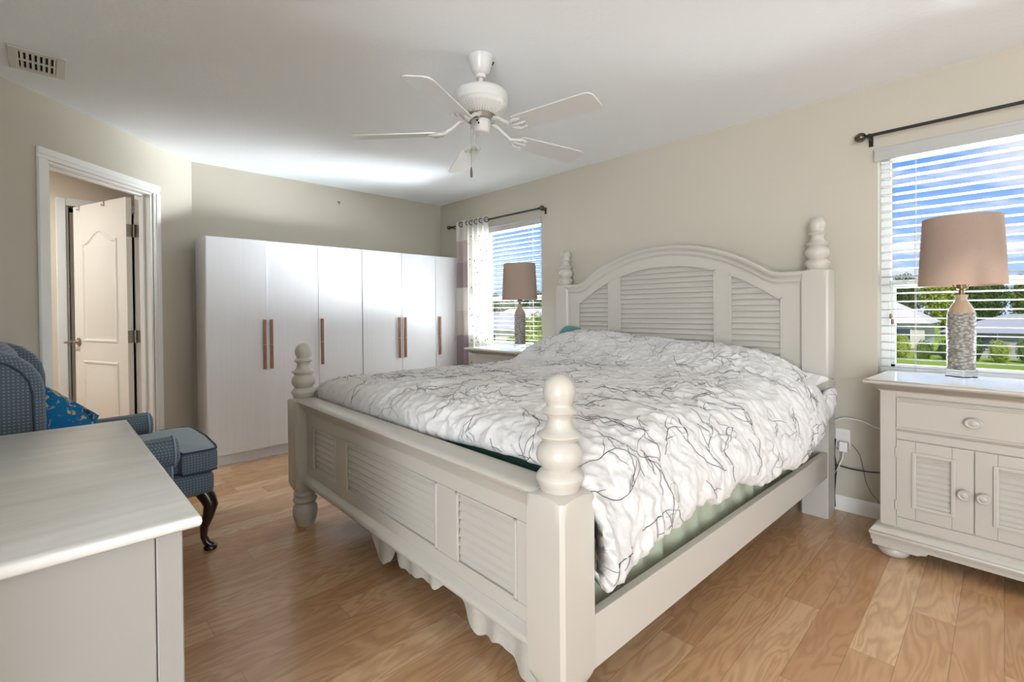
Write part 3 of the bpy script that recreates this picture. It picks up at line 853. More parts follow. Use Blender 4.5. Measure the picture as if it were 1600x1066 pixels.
# wrinkles along the normal
def ridge(v): return 1 - abs(noise.noise(v)) * 2
Q = []
for i in range(NL):
    row = []
    for j in range(NWD):
        a = P[min(i + 1, NL - 1)][j] - P[max(i - 1, 0)][j]; b = P[i][min(j + 1, NWD - 1)] - P[i][max(j - 1, 0)]
        n_ = b.cross(a); n_.normalize()
        u, v = i / NL * 2.3, j / NWD * 2.75
        wx = noise.noise((u * 2.3, v * 2.3, 5.)) * .12; wy = noise.noise((u * 2.3, v * 2.3, 9.)) * .12
        u2_, v2_ = u + wx, v + wy
        d1 = noise.noise((u2_ * 3.5, v2_ * 3.5, 0.))
        # puckers running in little directions that wander
        wx2 = noise.noise((u * 7, v * 7, 15.)) * .035; wy2 = noise.noise((u * 7, v * 7, 19.)) * .035
        p_, q_ = u2_ + wx2, v2_ + wy2
        d2 = ridge((p_ * 6.5 + q_ * 3, q_ * 10. - p_ * 4, 2.)); d3 = ridge((p_ * 20. - q_ * 4, q_ * 15., 4.)); d4 = ridge((u2_ * 42, v2_ * 42, 6.))
        am = .75 + .5 * noise.noise((u * 2.1, v * 2.1, 33.))
        d = .010 * d1 + (.0135 * d2 + .0135 * d3 + .0060 * d4) * am - .004
        if v > 1.7:
            kk_ = smooth((v - 1.7) / .35); d += kk_ * (.007 * ridge((u * 6 + v * 5 + wx * 8, v * 5 - u * 10 + wy * 8, 60.)) + .004 * ridge((u * 14 + v * 9, v * 12 - u * 24 + wx * 14, 61.)))
        if v > 2.28: d += .014 * noise.noise((u * 9, v * 2.2, 50.)) * smooth((v - 2.28) / .25) + .006 * ridge((u * 16, v * 3, 51.)) * smooth((v - 2.28) / .2)
        edge = min(1, (i + 1) / 6)
        row.append(P[i][j] + n_ * d * edge * (1 if n_.dot(Vector((0, 0, 1))) > -2 else 1))
    Q.append(row)
nsign = 1
dm = MB().grid(Q)
# turn the hem under so the edge has thickness
und = [[Q[i][NWD - 1], Q[i][NWD - 1] + Vector((0, .012, -.010)), Q[i][NWD - 1] + Vector((0, .03, -.004)), Q[i][NWD - 1] + Vector((0, .04, .03))] for i in range(NL)]
dm.grid([[c for c in reversed(r)] for r in und] if False else und)
# embroidered branches: thin ribbons riding on the cloth
def surf(a, b):
    a = max(0, min(NL - 1.001, a)); b = max(0, min(NWD - 1.001, b)); i, j = int(a), int(b); f, g = a - i, b - j
    p = (Q[i][j] * (1 - f) + Q[i + 1][j] * f) * (1 - g) + (Q[i][j + 1] * (1 - f) + Q[i + 1][j + 1] * f) * g
    n_ = (Q[i][j + 1] - Q[i][j]).cross(Q[i + 1][j] - Q[i][j]); n_.normalize(); return p, n_
SU, SV = NL / 2.22, NWD / 2.72       # grid steps per metre
def ribbon(path, wd, mt_):
    L = []
    for k, (u, v) in enumerate(path):
        p, n_ = surf(u * SU, v * SV); L.append((p, n_))
    b0 = len(dm.v); c = 0
    for k in range(len(L)):
        t = L[min(k + 1, len(L) - 1)][0] - L[max(k - 1, 0)][0]
        if t.length < 1e-6: t = Vector((1, 0, 0))
        p, n_ = L[k]; s_ = t.normalized().cross(n_); ww = wd * (.45 + .55 * math.sin(PI * min(1, (k + 1) / len(L) + .12)))
        dm.v += [tuple(p + s_ * ww + n_ * .0008), tuple(p + n_ * .0024), tuple(p - s_ * ww + n_ * .0008)]
    for k in range(len(L) - 1):
        a = b0 + k * 3; dm.face((a, a + 1, a + 4, a + 3), mt_); dm.face((a + 1, a + 2, a + 5, a + 4), mt_)
rb = random.Random(11)
def stroke(u, v, ang_, length, curl, wd, mt_, step=.008):
    path = [(u, v)]; n = max(3, int(length / step)); a = ang_
    for k in range(n):
        a += curl * step + rb.uniform(-.05, .05); u += math.cos(a) * step; v += math.sin(a) * step
        if not (.02 < u < 2.2 and .02 < v < 2.7): break
        path.append((u, v))
    if len(path) > 2: ribbon(path, wd, mt_)
    return path, a
cells = [(a, b) for a in range(13) for b in range(17)]
for (ca_, cb_) in cells:
    u = (ca_ + rb.uniform(.1, .9)) * 2.2 / 13; v = (cb_ + rb.uniform(.1, .9)) * 2.72 / 17
    if v < .35: continue
    an = rb.uniform(0, 2 * PI); dark = 1 if rb.random() < .72 else 2
    path, a = stroke(u, v, an, rb.uniform(.16, .30), rb.choice((-1, 1)) * rb.uniform(1.5, 6), .0014, dark)
    for q in range(rb.randint(2, 4)):
        if len(path) < 5: break
        k = rb.randint(1, len(path) - 2); d = math.atan2(path[k + 1][1] - path[k][1], path[k + 1][0] - path[k][0])
        sd = rb.choice((-1, 1))
        stroke(path[k][0], path[k][1], d + sd * rb.uniform(.6, 1.), rb.uniform(.04, .11), sd * rb.uniform(-9, 4), .0011, dark)
    if rb.random() < .6 and len(path) > 4:       # a leaf outline loop
        k = rb.randint(2, len(path) - 2); stroke(path[k][0], path[k][1], rb.uniform(0, 6.3), rb.uniform(.12, .2), rb.choice((-1, 1)) * rb.uniform(28, 42), .0009, rb.choice((1, 2, 2)))
dv = obj('duvet', dm, [DUVET, THREAD, THREADL], recalc=False, angle=180, loc=(BX, BY, 0), rot=(0, 0, BTH))
tag(dv, 'white crinkled duvet with grey embroidered branches spread over the bed', 'duvet')
if dv.data.polygons[NWD * 100 + 200].normal.z < 0: dv.data.flip_normals()

def pillow(name, label, c, hx_, hy_, hz_, rot, material, cat_='pillow', parent=None, seam=None):
    def fn(p):
        a, b = p.x / hx_, p.y / hy_
        k = (1 - min(1, abs(a)) ** 4) * (1 - min(1, abs(b)) ** 4)
        return Vector((p.x * (1 - .10 * b * b), p.y * (1 - .10 * a * a), p.z * (k ** .5) * 1.0 + .006 * noise.noise((p.x * 9, p.y * 9, p.z * 9))))
    P1, P2 = [], []
    n = 26
    def shape(a, b, s_):
        ed = (1 - abs(a) ** 2.6) * (1 - abs(b) ** 2.6); ed = max(0, ed) ** .45
        x = a * hx_ * (1 - .09 * (1 - abs(a)) * 0 - .10 * (1 - b * b) * abs(a) ** 3); y = b * hy_ * (1 - .10 * (1 - a * a) * abs(b) ** 3)
        return (x, y, s_ * hz_ * ed + .008 * noise.noise((x * 11, y * 11, s_ * 3.)) * ed)
    mb = MB()
    mb.grid([[shape(-1 + 2 * i / n, -1 + 2 * j / n, 1) for j in range(n + 1)] for i in range(n + 1)])
    mb.grid([[shape(-1 + 2 * i / n, 1 - 2 * j / n, -1) for j in range(n + 1)] for i in range(n + 1)])
    o = obj(name, mb, material, parent, angle=180)
    o.location = c; o.rotation_euler = rot
    return tag(o, label, cat_)
def bedpt(l, w_, z):
    return (BX + l * math.cos(BTH) - w_ * math.sin(BTH), BY + l * math.sin(BTH) + w_ * math.cos(BTH), z)
pillow('pillow', 'pale striped pillow poking out beside the near headboard post', bedpt(2.02, .36, .775), .16, .46, .065, (0, math.radians(-8), BTH), PILLOWC)
pillow('pillow', 'teal pillow corner showing by the far headboard post', bedpt(2.08, 1.76, 1.00), .075, .085, .05, (0, math.radians(-35), BTH), TEAL)

# dark rounded bag in the shadow under the bed
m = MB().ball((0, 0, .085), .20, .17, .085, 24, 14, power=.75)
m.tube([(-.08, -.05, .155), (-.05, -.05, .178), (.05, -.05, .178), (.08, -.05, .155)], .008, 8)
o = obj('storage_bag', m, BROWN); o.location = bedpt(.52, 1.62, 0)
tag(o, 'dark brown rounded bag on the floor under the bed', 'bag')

# ------------------------------------------------------------------ nightstands and lamps
def make_nightstand():
    r = thing('nightstand', 'white nightstand', 'nightstand')
    hw, dp = .33, .44
    m = MB(); m.box(.006, dp, -hw, hw, .14, .80)
    m.box(0, .012, -hw, -.268, .14, .80); m.box(0, .012, .268, hw, .14, .80); m.box(0, .012, -.268, .268, .772, .80)
    m.box(-.001, .012, -.268, .268, .572, .612); m.box(0, .012, -.268, .268, .14, .203)
    obj('carcass', m, NSW, r, bevel=.003, seg=1)
    # moulded top: profile swept round three sides
    def round3(prof, name, mt_, cap=None):
        rings = []
        for sx_, sy_ in (('b', 1), ('f', 1), ('f', -1), ('b', -1)):
            ring = []
            for off, z in prof:
                y = sy_ * (hw + off); x = (-off) if sx_ == 'f' else dp
                ring.append((x, y, z))
            rings.append(ring)
        mb = MB().sweep(rings); return mb
    top = round3([(-.02, .795), (.004, .795), (.008, .803), (.016, .808), (.026, .815), (.036, .823), (.046, .826), (.055, .830), (.058, .838), (.055, .846), (.048, .850), (-.02, .850)], 'top', NSW)
    obj('top_moulding', top, NSW, r, angle=50)
    obj('top', MB().box(-.045, dp, -hw - .045, hw + .045, .843, .8515), GLOSSTOP, r, bevel=.002, seg=1)
    base = round3([(-.02, .075), (.030, .075), (.032, .10), (.036, .104), (.038, .112), (.036, .118), (.030, .121), (.028, .132), (.020, .138), (.014, .148), (.004, .154), (-.02, .154)], 'base', NSW)
    obj('base_moulding', base, NSW, r, angle=50)
    # bracket aprons at the corners
    for sg in (-1, 1):
        m = MB(); y0_ = sg * (hw + .026)
        pr = [(y0_, .076), (y0_, .050), (y0_ - sg * .17, .050), (y0_ - sg * .185, .058), (y0_ - sg * .20, .060), (y0_ - sg * .21, .076)]
        m.prism(pr, 'x', -.026, -.006)
        m.box(-.0061, .16, y0_ - sg * .02, y0_, .050, .076)
        obj('bracket_apron', m, NSW, r, bevel=.002, seg=1)
    for sx_ in (.045, dp - .06):
        for sg in (-1, 1):
            f = MB().lathe([(.035, .0), (.05, .004), (.062, .018), (.066, .032), (.062, .048), (.05, .056), (.045, .076)], (sx_, sg * (hw - .045), 0), 28)
            obj('bun_foot', f, NSW, r, angle=60)
    d = MB(); d.box(-.004, .02, -.2665, .2665, .616, .768)
    dw = obj('drawer', d, NSW, r, bevel=.003)
    b = MB()
    for z in (.626,): b.tube([(-.006, -.266, z), (-.006, .266, z)], .006, 10)
    for z in (.757,): b.tube([(-.005, -.266, z), (-.005, .266, z)], .005, 10)
    obj('drawer_bead', b, NSW, dw, angle=60)
    def knob(par, y, z, x=-.004):
        k = MB().lathe([(0, -.030), (.010, -.030), (.012, -.027), (.015, -.026), (.019, -.029), (.022, -.027), (.023, -.021), (.020, -.016), (.010, -.012), (.008, -.004), (.011, 0.)], (x, y, z), 24, axis='x')
        obj('knob', k, NSW, par, angle=60)
    k = MB().lathe([(0, -.030), (.010, -.030), (.012, -.027), (.015, -.026), (.019, -.029), (.022, -.027), (.023, -.021), (.020, -.016), (.010, -.012), (.008, -.004), (.011, 0.)], (0, 0, 0), 28, axis='x', sx=1.35)
    o = obj('knob', k, NSW, dw, angle=60); o.location = (-.004, 0, .692)
    for sg in (-1, 1):
        ya, yb = (sg * .0015, sg * .2665)
        lo, hi = min(ya, yb), max(ya, yb)
        m = MB(); z0, z1 = .2055, .5695; st = .07
        m.box(-.003, .02, lo, lo + st, z0, z1); m.box(-.003, .02, hi - st, hi, z0, z1)
        m.box(-.003, .02, lo + st, hi - st, z0, z0 + .068); m.box(-.003, .02, lo + st, hi - st, z1 - .06, z1)
        dd = obj('door', m, NSW, r, bevel=.0025)
        fr = MB(); za, zb_ = z0 + .068, z1 - .06
        for q in ((lo + st - .014, lo + st + .004, za - .014, zb_ + .012), (hi - st - .004, hi - st + .014, za - .014, zb_ + .012), (lo + st, hi - st, za - .014, za + .004), (lo + st, hi - st, zb_ - .004, zb_ + .012)):
            fr.box(-.011, .0, q[0], q[1], q[2], q[3])
        obj('door_moulding', fr, NSW, dd, bevel=.004, seg=2)
        lv = MB(); louvers(lv, -.001, lo + st, hi - st, za, zb_, .027, depth=.014); obj('louver_panel', lv, NSW, dd, angle=20)
        knob(dd, sg * .03, .375, -.003)
        for z in (.26, .51):
            hg = MB().lathe([(0, z - .022), (.004, z - .022), (.004, z + .022), (0, z + .022)], (-.004, sg * .2685, 0), 10)
            obj('door_hinge', hg, NSW, dd)
    return r
ns = make_nightstand()
ns.location = (2.866, .092, 0); ns.rotation_euler = (0, 0, math.radians(-3.0))
ns['label'] = 'white nightstand with louvered doors under the right window'; ns['group'] = 'white louvered nightstands'
n2 = copy_tree(ns); n2.location = (2.905, 3.205, 0); n2.rotation_euler = (0, 0, math.radians(0))
n2['label'] = 'white nightstand half hidden behind the far side of the bed'

def make_lamp():
    r = thing('table_lamp', 'table lamp', 'lamp')
    obj('base', MB().lathe([(.056, 0), (.059, .002), (.059, .036), (.057, .038), (.0, .038)], seg=40), GLASSM, r, angle=40)
    prof = [(.030, .0385), (.050, .0385), (.052, .045), (.0525, .07), (.0535, .20), (.0530, .30), (.0515, .315), (.046, .332), (.036, .352), (.026, .368), (.0225, .376)]
    obj('body', MB().lathe(prof[:7], seg=48), CERAM, r, angle=60)
    neck = [(.0515, .315), (.046, .332), (.036, .352), (.026, .368), (.0215, .376), (.0225, .388), (.0255, .396), (.0255, .400), (.012, .403)]
    obj('neck', MB().lathe([(.045, .314)] + neck, seg=40), CERNECK, r, angle=60)
    obj('socket', MB().lathe([(.011, .40), (.011, .425), (.018, .43), (.018, .475), (.008, .48)], seg=20), BRONZE, r)
    h = MB().tube([(.0, -.018, .43), (0, -.062, .50), (0, -.066, .60), (0, -.03, .72), (0, 0, .742), (0, .03, .72), (0, .066, .60), (0, .062, .50), (0, .018, .43)], .002, 6)
    obj('harp', h, BRONZE, r)
    z0, z1, ra, rb_ = .445, .775, .163, .147
    sh = MB().lathe([(ra - .003, z0), (ra, z0), (rb_, z1), (rb_ - .003, z1), (ra - .003, z0)], seg=56)
    sh.f = [q for q in sh.f if len(q) == 4]; sh.m = [0] * len(sh.f)
    so = obj('lamp_shade', sh, SHADE, r, angle=60)
    sp = MB()
    for k in range(3):
        a = k * 2 * PI / 3 + .3; sp.tube([(0, 0, z1 - .035), (math.cos(a) * (rb_ - .002), math.sin(a) * (rb_ - .002), z1 - .012)], .0018, 6)
    obj('shade_spider', sp, BRONZE, so)
    obj('finial', MB().lathe([(.004, .738), (.004, .775), (.009, .778), (.010, .785), (.006, .792), (0, .795)], seg=16), NICKEL, r)
    return r
lp = make_lamp(); lp.location = (3.20, .150, .8515)
lp['label'] = 'large grey ceramic lamp with taupe drum shade on the right nightstand'; lp['group'] = 'table lamps with taupe shades'
l2 = copy_tree(lp); l2.location = (3.13, 3.115, .8515); l2.rotation_euler = (0, 0, .4)
l2['label'] = 'grey ceramic lamp with taupe shade before the far window'

# ------------------------------------------------------------------ wardrobes
def wardrobe(x0, edges, hs, label, ajar=None):
    yf, yb, ht = 4.25, YW - .035, 1.79
    w_ = edges[-1] - x0
    r = thing('wardrobe', label, 'wardrobe', (x0, yf, 0), group='white three door wardrobes')
    m = MB(); d = yb - yf
    m.box(0, .018, .018, d, .0, ht); m.box(w_ - .018, w_, .018, d, .0, ht); m.box(.018, w_ - .018, .018, d, ht - .02, ht); m.box(.018, w_ - .018, .018, d, .08, .098)
    m.box(.018, w_ - .018, d - .012, d, .098, ht - .02)
    obj('carcass', m, LAMIN, r, bevel=.001, seg=1)
    obj('plinth', MB().box(.018, w_ - .018, .028, .044, 0, .0795), LAMIN, r)
    xs = [x0] + edges
    for i in range(3):
        a, b = xs[i] - x0 + .0015, xs[i + 1] - x0 - .0015
        dm_ = MB().box(0, b - a, -.0, .0165, .086, ht - .002)
        do = obj('door', dm_, LAMIN, r, bevel=.0015, seg=1); do.location = (a, 0, 0)
        if ajar == i: do.rotation_euler = (0, 0, -math.radians(1.3))
        hxx = hs[i] - x0 - a
        h = MB()
        h.box(hxx - .011, hxx + .011, -.026, -.012, .735, .9335); h.box(hxx - .011, hxx + .011, -.026, -.012, .9355, 1.14)
        for zz in (.76, .92, .95, 1.115): h.box(hxx - .006, hxx + .006, -.0125, .0005, zz - .006, zz + .006)
        tag(obj('handle', h, HANDLE, do, bevel=.0015, seg=1), 'copper brown bar handle')
    return r
wardrobe(.884, [1.312, 1.738, 2.153], [1.286, 1.340, 1.764], 'left white three door wardrobe nearest the doorway', ajar=0)
wardrobe(2.160, [2.583, 2.996, 3.335], [2.545, 2.612, 3.038], 'right white three door wardrobe beside the curtains')

# ------------------------------------------------------------------ dresser
dz = .80
drs = thing('dresser', 'white dresser with smooth bullnose top at lower left', 'dresser', (-.33, 1.095, 0))
dl, dw_ = 1.19, .545
prof = [(0, .772), (0, .772)]
m = MB(); tpoly = []
def rr(mb, x0, x1, y0, y1, z0, z1):
    n = 6; r = (z1 - z0) / 2; rings = []
    for k in range(n + 1):
        a = -PI / 2 + PI * k / n; ins = r * .8 * (1 - math.cos(a)); z = (z0 + z1) / 2 + r * math.sin(a)
        rings.append([(x0, y0 + ins, z), (x1 - ins, y0 + ins, z), (x1 - ins, y1 - ins, z), (x0, y1 - ins, z)])
    mb.sweep(rings)
rr(m, 0, dw_, 0, dl, .772, dz)
obj('top', m, DRTOP, drs, angle=60)
m = MB(); bx_ = dw_ - .028; y0_, y1_ = .025, dl - .025
m.box(0.005, bx_ - .0432, y0_ + .004, y0_ + .02, .06, .772)      # end panel, slightly set back
m.box(bx_ - .042, bx_, y0_, y0_ + .05, 0, .772)                # corner stile
m.box(0.005, bx_ - .0432, y0_ + .004, y0_ + .02, 0, .06)
m.box(0.005, .03, y0_ + .02, y1_, 0, .772); m.box(.03, bx_ - .02, y1_ - .02, y1_, 0, .772); m.box(bx_ - .042, bx_, y1_ - .05, y1_, 0, .772)
m.box(bx_ - .03, bx_ - .012, y0_ + .05, y1_ - .05, .05, .76)
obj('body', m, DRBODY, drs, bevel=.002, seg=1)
for r_ in range(3):
    for c_ in range(2):
        a = y0_ + .055 + c_ * (y1_ - y0_ - .11) / 2; b = a + (y1_ - y0_ - .11) / 2 - .006; z = .085 + r_ * .225
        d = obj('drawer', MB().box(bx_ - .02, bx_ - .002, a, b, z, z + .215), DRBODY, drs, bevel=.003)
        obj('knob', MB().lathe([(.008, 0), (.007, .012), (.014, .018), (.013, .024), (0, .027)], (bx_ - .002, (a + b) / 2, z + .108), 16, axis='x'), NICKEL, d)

# ------------------------------------------------------------------ wingback armchair
ch = thing('wingback_armchair', 'blue patterned wingback armchair with dark cabriole legs behind the dresser', 'armchair', (.22, 3.11, 0), 0)
def soft(mb, x0, x1, y0, y1, z0, z1, p=.35, seg=28, ring=16):
    mb.ball(((x0 + x1) / 2, (y0 + y1) / 2, (z0 + z1) / 2), (x1 - x0) / 2, (y1 - y0) / 2, (z1 - z0) / 2, seg, ring, power=p)
m = MB(); m.box(-.36, .385, -.33, .33, .285, .40); obj('seat_frame', m, CHAIRF, ch, bevel=.03, seg=4)
# T-shaped seat cushion
poly = [(-.24, -.285), (.235, -.285), (.245, -.335), (.36, -.335), (.398, -.315), (.408, -.25), (.418, 0), (.408, .25), (.398, .315), (.36, .335), (.245, .335), (.235, .285), (-.24, .285)]
def inset(poly, d):
    n = len(poly); out = []
    for i in range(n):
        p0, p1, p2 = Vector(poly[i - 1]), Vector(poly[i]), Vector(poly[(i + 1) % n]); e1 = (p1 - p0).normalized(); e2 = (p2 - p1).normalized()
        q = Vector((-e1.y, e1.x)) + Vector((-e2.y, e2.x)); q = q / max(.4, q.length_squared) * 2; out.append((p1.x + q.x * d, p1.y + q.y * d))
    return out
rings = []
for d, z in ((.02, .402), (.004, .408), (0, .425), (0, .492), (.004, .506), (.012, .512)):
    rings.append([(a, b, z) for a, b in inset(poly, d)])
for k_, z in ((.9, .520), (.7, .528), (.4, .533), (.1, .534)):
    rings.append([(.09 + (a - .09) * k_, b * k_, z) for a, b in inset(poly, .012)])
mc = MB(); nn = len(poly)
mc.sweep(rings[:6], 0); mc.sweep(rings[5:], 1, cap=True)
sc_ = obj('seat_cushion', mc, [CHAIRF, CHAIRC], ch, angle=50)
obj('piping', MB().tube([(a, b, .510) for a, b in inset(poly, .004)], .005, 8, closed=True).tube([(a, b, .405) for a, b in inset(poly, .004)], .004, 8, closed=True), PIPING, sc_)
for sg in (-1, 1):
    m = MB(); y0_ = sg * .39
    m.box(-.34, .185, sg * .335, sg * .425, .285, .56)
    rr_ = []
    for x, r_ in ((-.30, .066), (.10, .070), (.185, .073), (.212, .066), (.222, .045)):
        rr_.append([(x, sg * .385 + math.cos(a) * r_ * 1.0, .545 + math.sin(a) * r_) for a in [2 * PI * k / 24 for k in range(24)]])
    m.sweep(rr_)
    ar = obj('arm', m, CHAIRF, ch, bevel=.0, angle=50)
    obj('piping', MB().tube([(.200, sg * .385 + math.cos(a) * .073, .545 + math.sin(a) * .073) for a in [2 * PI * k / 28 for k in range(28)]], .0045, 8, closed=True).tube([(.19, sg * .425, .50), (.192, sg * .427, .40), (.188, sg * .425, .30)], .0045, 8), PIPEL, ar)
    wp = [(-.46, .42), (-.24, .55), (-.228, .62), (-.222, .74), (-.224, .88), (-.235, .94), (-.262, .99), (-.305, 1.03), (-.36, 1.055), (-.43, 1.065), (-.50, 1.06), (-.52, .9), (-.49, .6)]
    m = MB(); rings = []
    for off, ins in ((.300, .012), (.306, .003), (.33, 0), (.40, 0), (.420, .006), (.428, .022), (.430, .035)):
        rings.append([(a, sg * off, b) for a, b in inset(wp, ins)])
    m.sweep(rings)
    wg = obj('wing', m, CHAIRF, ch, angle=50)
    obj('piping', MB().tube([(a, sg * .430, b) for a, b in inset(wp, .036)], .004, 8, closed=True), PIPING, wg)
bk = MB(); rings = []
bp = [(-.33, .42), (.33, .42), (.335, .9), (.30, 1.0), (.2, 1.065), (0, 1.08), (-.2, 1.065), (-.30, 1.0), (-.335, .9)]
for x, ins in ((-.26, .05), (-.29, .01), (-.31, 0), (-.40, 0), (-.43, .01)):
    rings.append([(x - .10 * (z - .42), y, z) for y, z in inset(bp, ins)])
bk.sweep(rings); obj('backrest', bk, CHAIRF, ch, angle=50)
for x, s1 in ((.335, 1), (-.33, -1)):
    for sg in (-1, 1):
        y = sg * .285
        pts = [(x, y, .300), (x + s1 * .022, y + sg * .012, .262), (x + s1 * .034, y + sg * .018, .222), (x + s1 * .024, y + sg * .012, .170), (x + s1 * .006, y + sg * .004, .110), (x + s1 * .004, y + sg * .003, .065), (x + s1 * .016, y + sg * .008, .034), (x + s1 * .034, y + sg * .016, .018), (x + s1 * .046, y + sg * .022, .0155)]
        m = MB().tube(pts, [.036, .036, .033, .026, .019, .016, .017, .017, .012], 14)
        m.lathe([(.018, 0), (.03, .002), (.031, .014), (.02, .024), (0, .027)], (x + s1 * .030, y + sg * .014, 0), 16)
        obj('leg', m, MAHOG, ch, angle=60)
tp = pillow('throw_pillow', 'teal blue tapestry throw pillow with gold leaves on the blue armchair', (.03, 3.06, .668), .155, .155, .07, (0, 0, 0), TAPES)
tp.rotation_euler = (Matrix.Rotation(math.radians(42), 3, 'Z') @ Matrix.Rotation(math.radians(74), 3, 'X') @ Matrix.Rotation(math.radians(-42), 3, 'Z')).to_euler()

# ------------------------------------------------------------------ ceiling fan
fan = thing('ceiling_fan', 'white five blade ceiling fan with pull chain above the bed', 'ceiling fan', (1.55, 1.80, CZ))
obj('canopy', MB().lathe([(.0, -.09), (.022, -.09), (.034, -.082), (.044, -.066), (.054, -.04), (.062, -.012), (.064, -.001)], seg=40), FANW, fan, angle=50)
sc2 = MB(); sc2.lathe([(.017, -.105), (.024, -.104), (.026, -.096), (.026, -.088), (.012, -.084)], seg=24); obj('hanger_collar', sc2, METALW, fan)
for a in (-.6, -.35): obj('canopy_screw', MB().ball((math.cos(a) * .061, math.sin(a) * .061, -.022), .006, seg=10, ring=6), BLACKM, fan)
obj('downrod', MB().lathe([(.0105, -.17), (.0105, -.09)], seg=20), FANW, fan)
obj('motor_housing', MB().lathe([(.045, -.292), (.075, -.287), (.098, -.272), (.118, -.252), (.126, -.243), (.128, -.235), (.132, -.232), (.1325, -.190), (.129, -.182), (.118, -.172), (.09, -.163), (.05, -.158), (.02, -.157), (.018, -.150), (.012, -.146)], seg=56), FANW, fan, angle=45)
v = MB()
for k in range(44):
    a = 2 * PI * k / 44; c, s_ = math.cos(a), math.sin(a)
    for (r_a, za, r_b, zb_) in ((.078, -.288, .122, -.250),):
        px, py = -s_ * .0022, c * .0022
        v.hexa([(c * r_a - px, s_ * r_a - py, za - .004), (c * r_a + px, s_ * r_a + py, za - .004), (c * r_b + px, s_ * r_b + py, zb_ - .004), (c * r_b - px, s_ * r_b - py, zb_ - .004),
                (c * r_a - px, s_ * r_a - py, za + .004), (c * r_a + px, s_ * r_a + py, za + .004), (c * r_b + px, s_ * r_b + py, zb_ + .004), (c * r_b - px, s_ * r_b - py, zb_ + .004)])
obj('vent_fins', v, METALW, fan)
obj('flywheel', MB().lathe([(.03, -.312), (.07, -.312), (.072, -.292), (.03, -.29)], seg=40), NICKEL, fan)
sw = MB().lathe([(.0, -.374), (.018, -.374), (.035, -.372), (.041, -.366), (.043, -.352), (.047, -.348), (.047, -.312), (.04, -.308)], seg=40)
swo = obj('switch_housing', sw, FANW, fan, angle=45)
for a, zz in ((3.6, -.325), (3.75, -.338), (-.2, -.33)): obj('housing_screw', MB().ball((math.cos(a) * .047, math.sin(a) * .047, zz), .005, seg=8, ring=6), BLACKM, swo)
ph0 = math.radians(-9.5)
PC = (-.026, .022)
q = MB()
for k in range(46): q.ball((PC[0] - .01, PC[1] + .012, -.335 - k * .0044), .0017, seg=6, ring=4)
pc = obj('pull_chain', q, NICKEL, fan)
obj('chain_pull', MB().lathe([(0, -.59), (.005, -.588), (.006, -.57), (.004, -.545), (.002, -.537)], (PC[0] - .01, PC[1] + .012, 0), 12), BRONZE, pc)
bl = MB(); ow, iw = .066, .055
out = []
r0_, r1_ = .205, .635
for k in range(9):   # rounded root
    a = PI / 2 + PI * k / 8; out.append((r0_ + .02 + math.cos(a) * .02, math.sin(a) * iw))
for k in range(7):
    a = -PI / 2 + PI / 2 * k / 6; out.append((r1_ - .035 + math.cos(a) * .035, -ow + .035 + math.sin(a) * .035))
for k in range(7):
    a = PI / 2 * k / 6; out.append((r1_ - .035 + math.cos(a) * .035, ow - .035 + math.sin(a) * .035))
bl.prism(out, 'z', -.003, .003)
iron = MB()
iron.tube([(.060, 0, .066), (.10, 0, .056), (.14, 0, .026), (.175, 0, .006), (.20, 0, -.004)], [.010, .009, .008, .008, .006], 10)
for sg in (-1, 1): iron.tube([(.172, 0, .004), (.195, sg * .02, -.004), (.225, sg * .036, -.006), (.255, sg * .030, -.006)], [.007, .008, .008, .004], 8)
iron.tube([(.19, 0, -.003), (.225, 0, -.006), (.268, 0, -.006)], [.007, .008, .004], 8)
for (a, b) in ((.235, -.03), (.235, .03), (.25, 0)): iron.ball((a, b, -.0125), .005, .005, .003, 10, 6)
mesh_b = mesh_i = None
for k in range(5):
    an = ph0 + k * 2 * PI / 5
    if k == 0:
        b0 = obj('blade', bl, FANW, fan, bevel=.001, seg=1); i0 = obj('blade_iron', iron, FANW, b0, angle=60); bo = b0
    else:
        bo = b0.copy(); COL.objects.link(bo); bo.parent = fan
        io = i0.copy(); COL.objects.link(io); io.parent = bo
    bo.location = (0, 0, -.370)
    bo.rotation_euler = Matrix.Rotation(an, 3, 'Z').to_euler()
    bo.rotation_euler = (Matrix.Rotation(an, 3, 'Z') @ Matrix.Rotation(math.radians(1.0), 3, 'Y') @ Matrix.Rotation(math.radians(-12), 3, 'X')).to_euler()

# ------------------------------------------------------------------ ceiling vent
vt = thing('ceiling_vent', 'white rectangular air vent on the ceiling above the doorway', 'air vent', (-.01, 3.335, CZ))
m = MB(); hx_, hy_ = .102, .137
m.box(-hx_, -.066, -hy_, hy_, -.008, -.0005); m.box(.066, hx_, -hy_, hy_, -.008, -.0005); m.box(-.066, .066, -hy_, -.10, -.008, -.0005); m.box(-.066, .066, .10, hy_, -.008, -.0005); m.box(-.066, .066, -.008, .008, -.008, -.0005)
obj('vent_frame', m, METALW, vt, bevel=.002, seg=1)
obj('duct_shade', MB().box(-.066, .066, -.10, .10, -.0012, -.0004), DARK, vt)  # flat plate, its dark colour painted as shade between the slats
for ya, yb in ((-.10, -.008), (.008, .10)):
    for k in range(7):
        x = -.058 + k * .0193
        s_ = MB(); s_.hexa([(x - .002, ya, -.009), (x, ya, -.009), (x, yb, -.009), (x - .002, yb, -.009), (x + .007, ya, -.001), (x + .009, ya, -.001), (x + .009, yb, -.001), (x + .007, yb, -.001)])
        obj('vent_slat', s_, METALW, vt)

# small hook on the back wall
m = MB(); m.box(-.012, .012, -.004, 0, -.008, .004); m.tube([(0, -.004, -.004), (0, -.018, -.012), (0, -.016, -.022), (0, -.006, -.022)], .003, 8)
o = obj('wall_hook', m, BRONZE); o.location = (2.119, YW, 2.30); tag(o, 'small metal hook high on the wall above the wardrobes', 'hook')

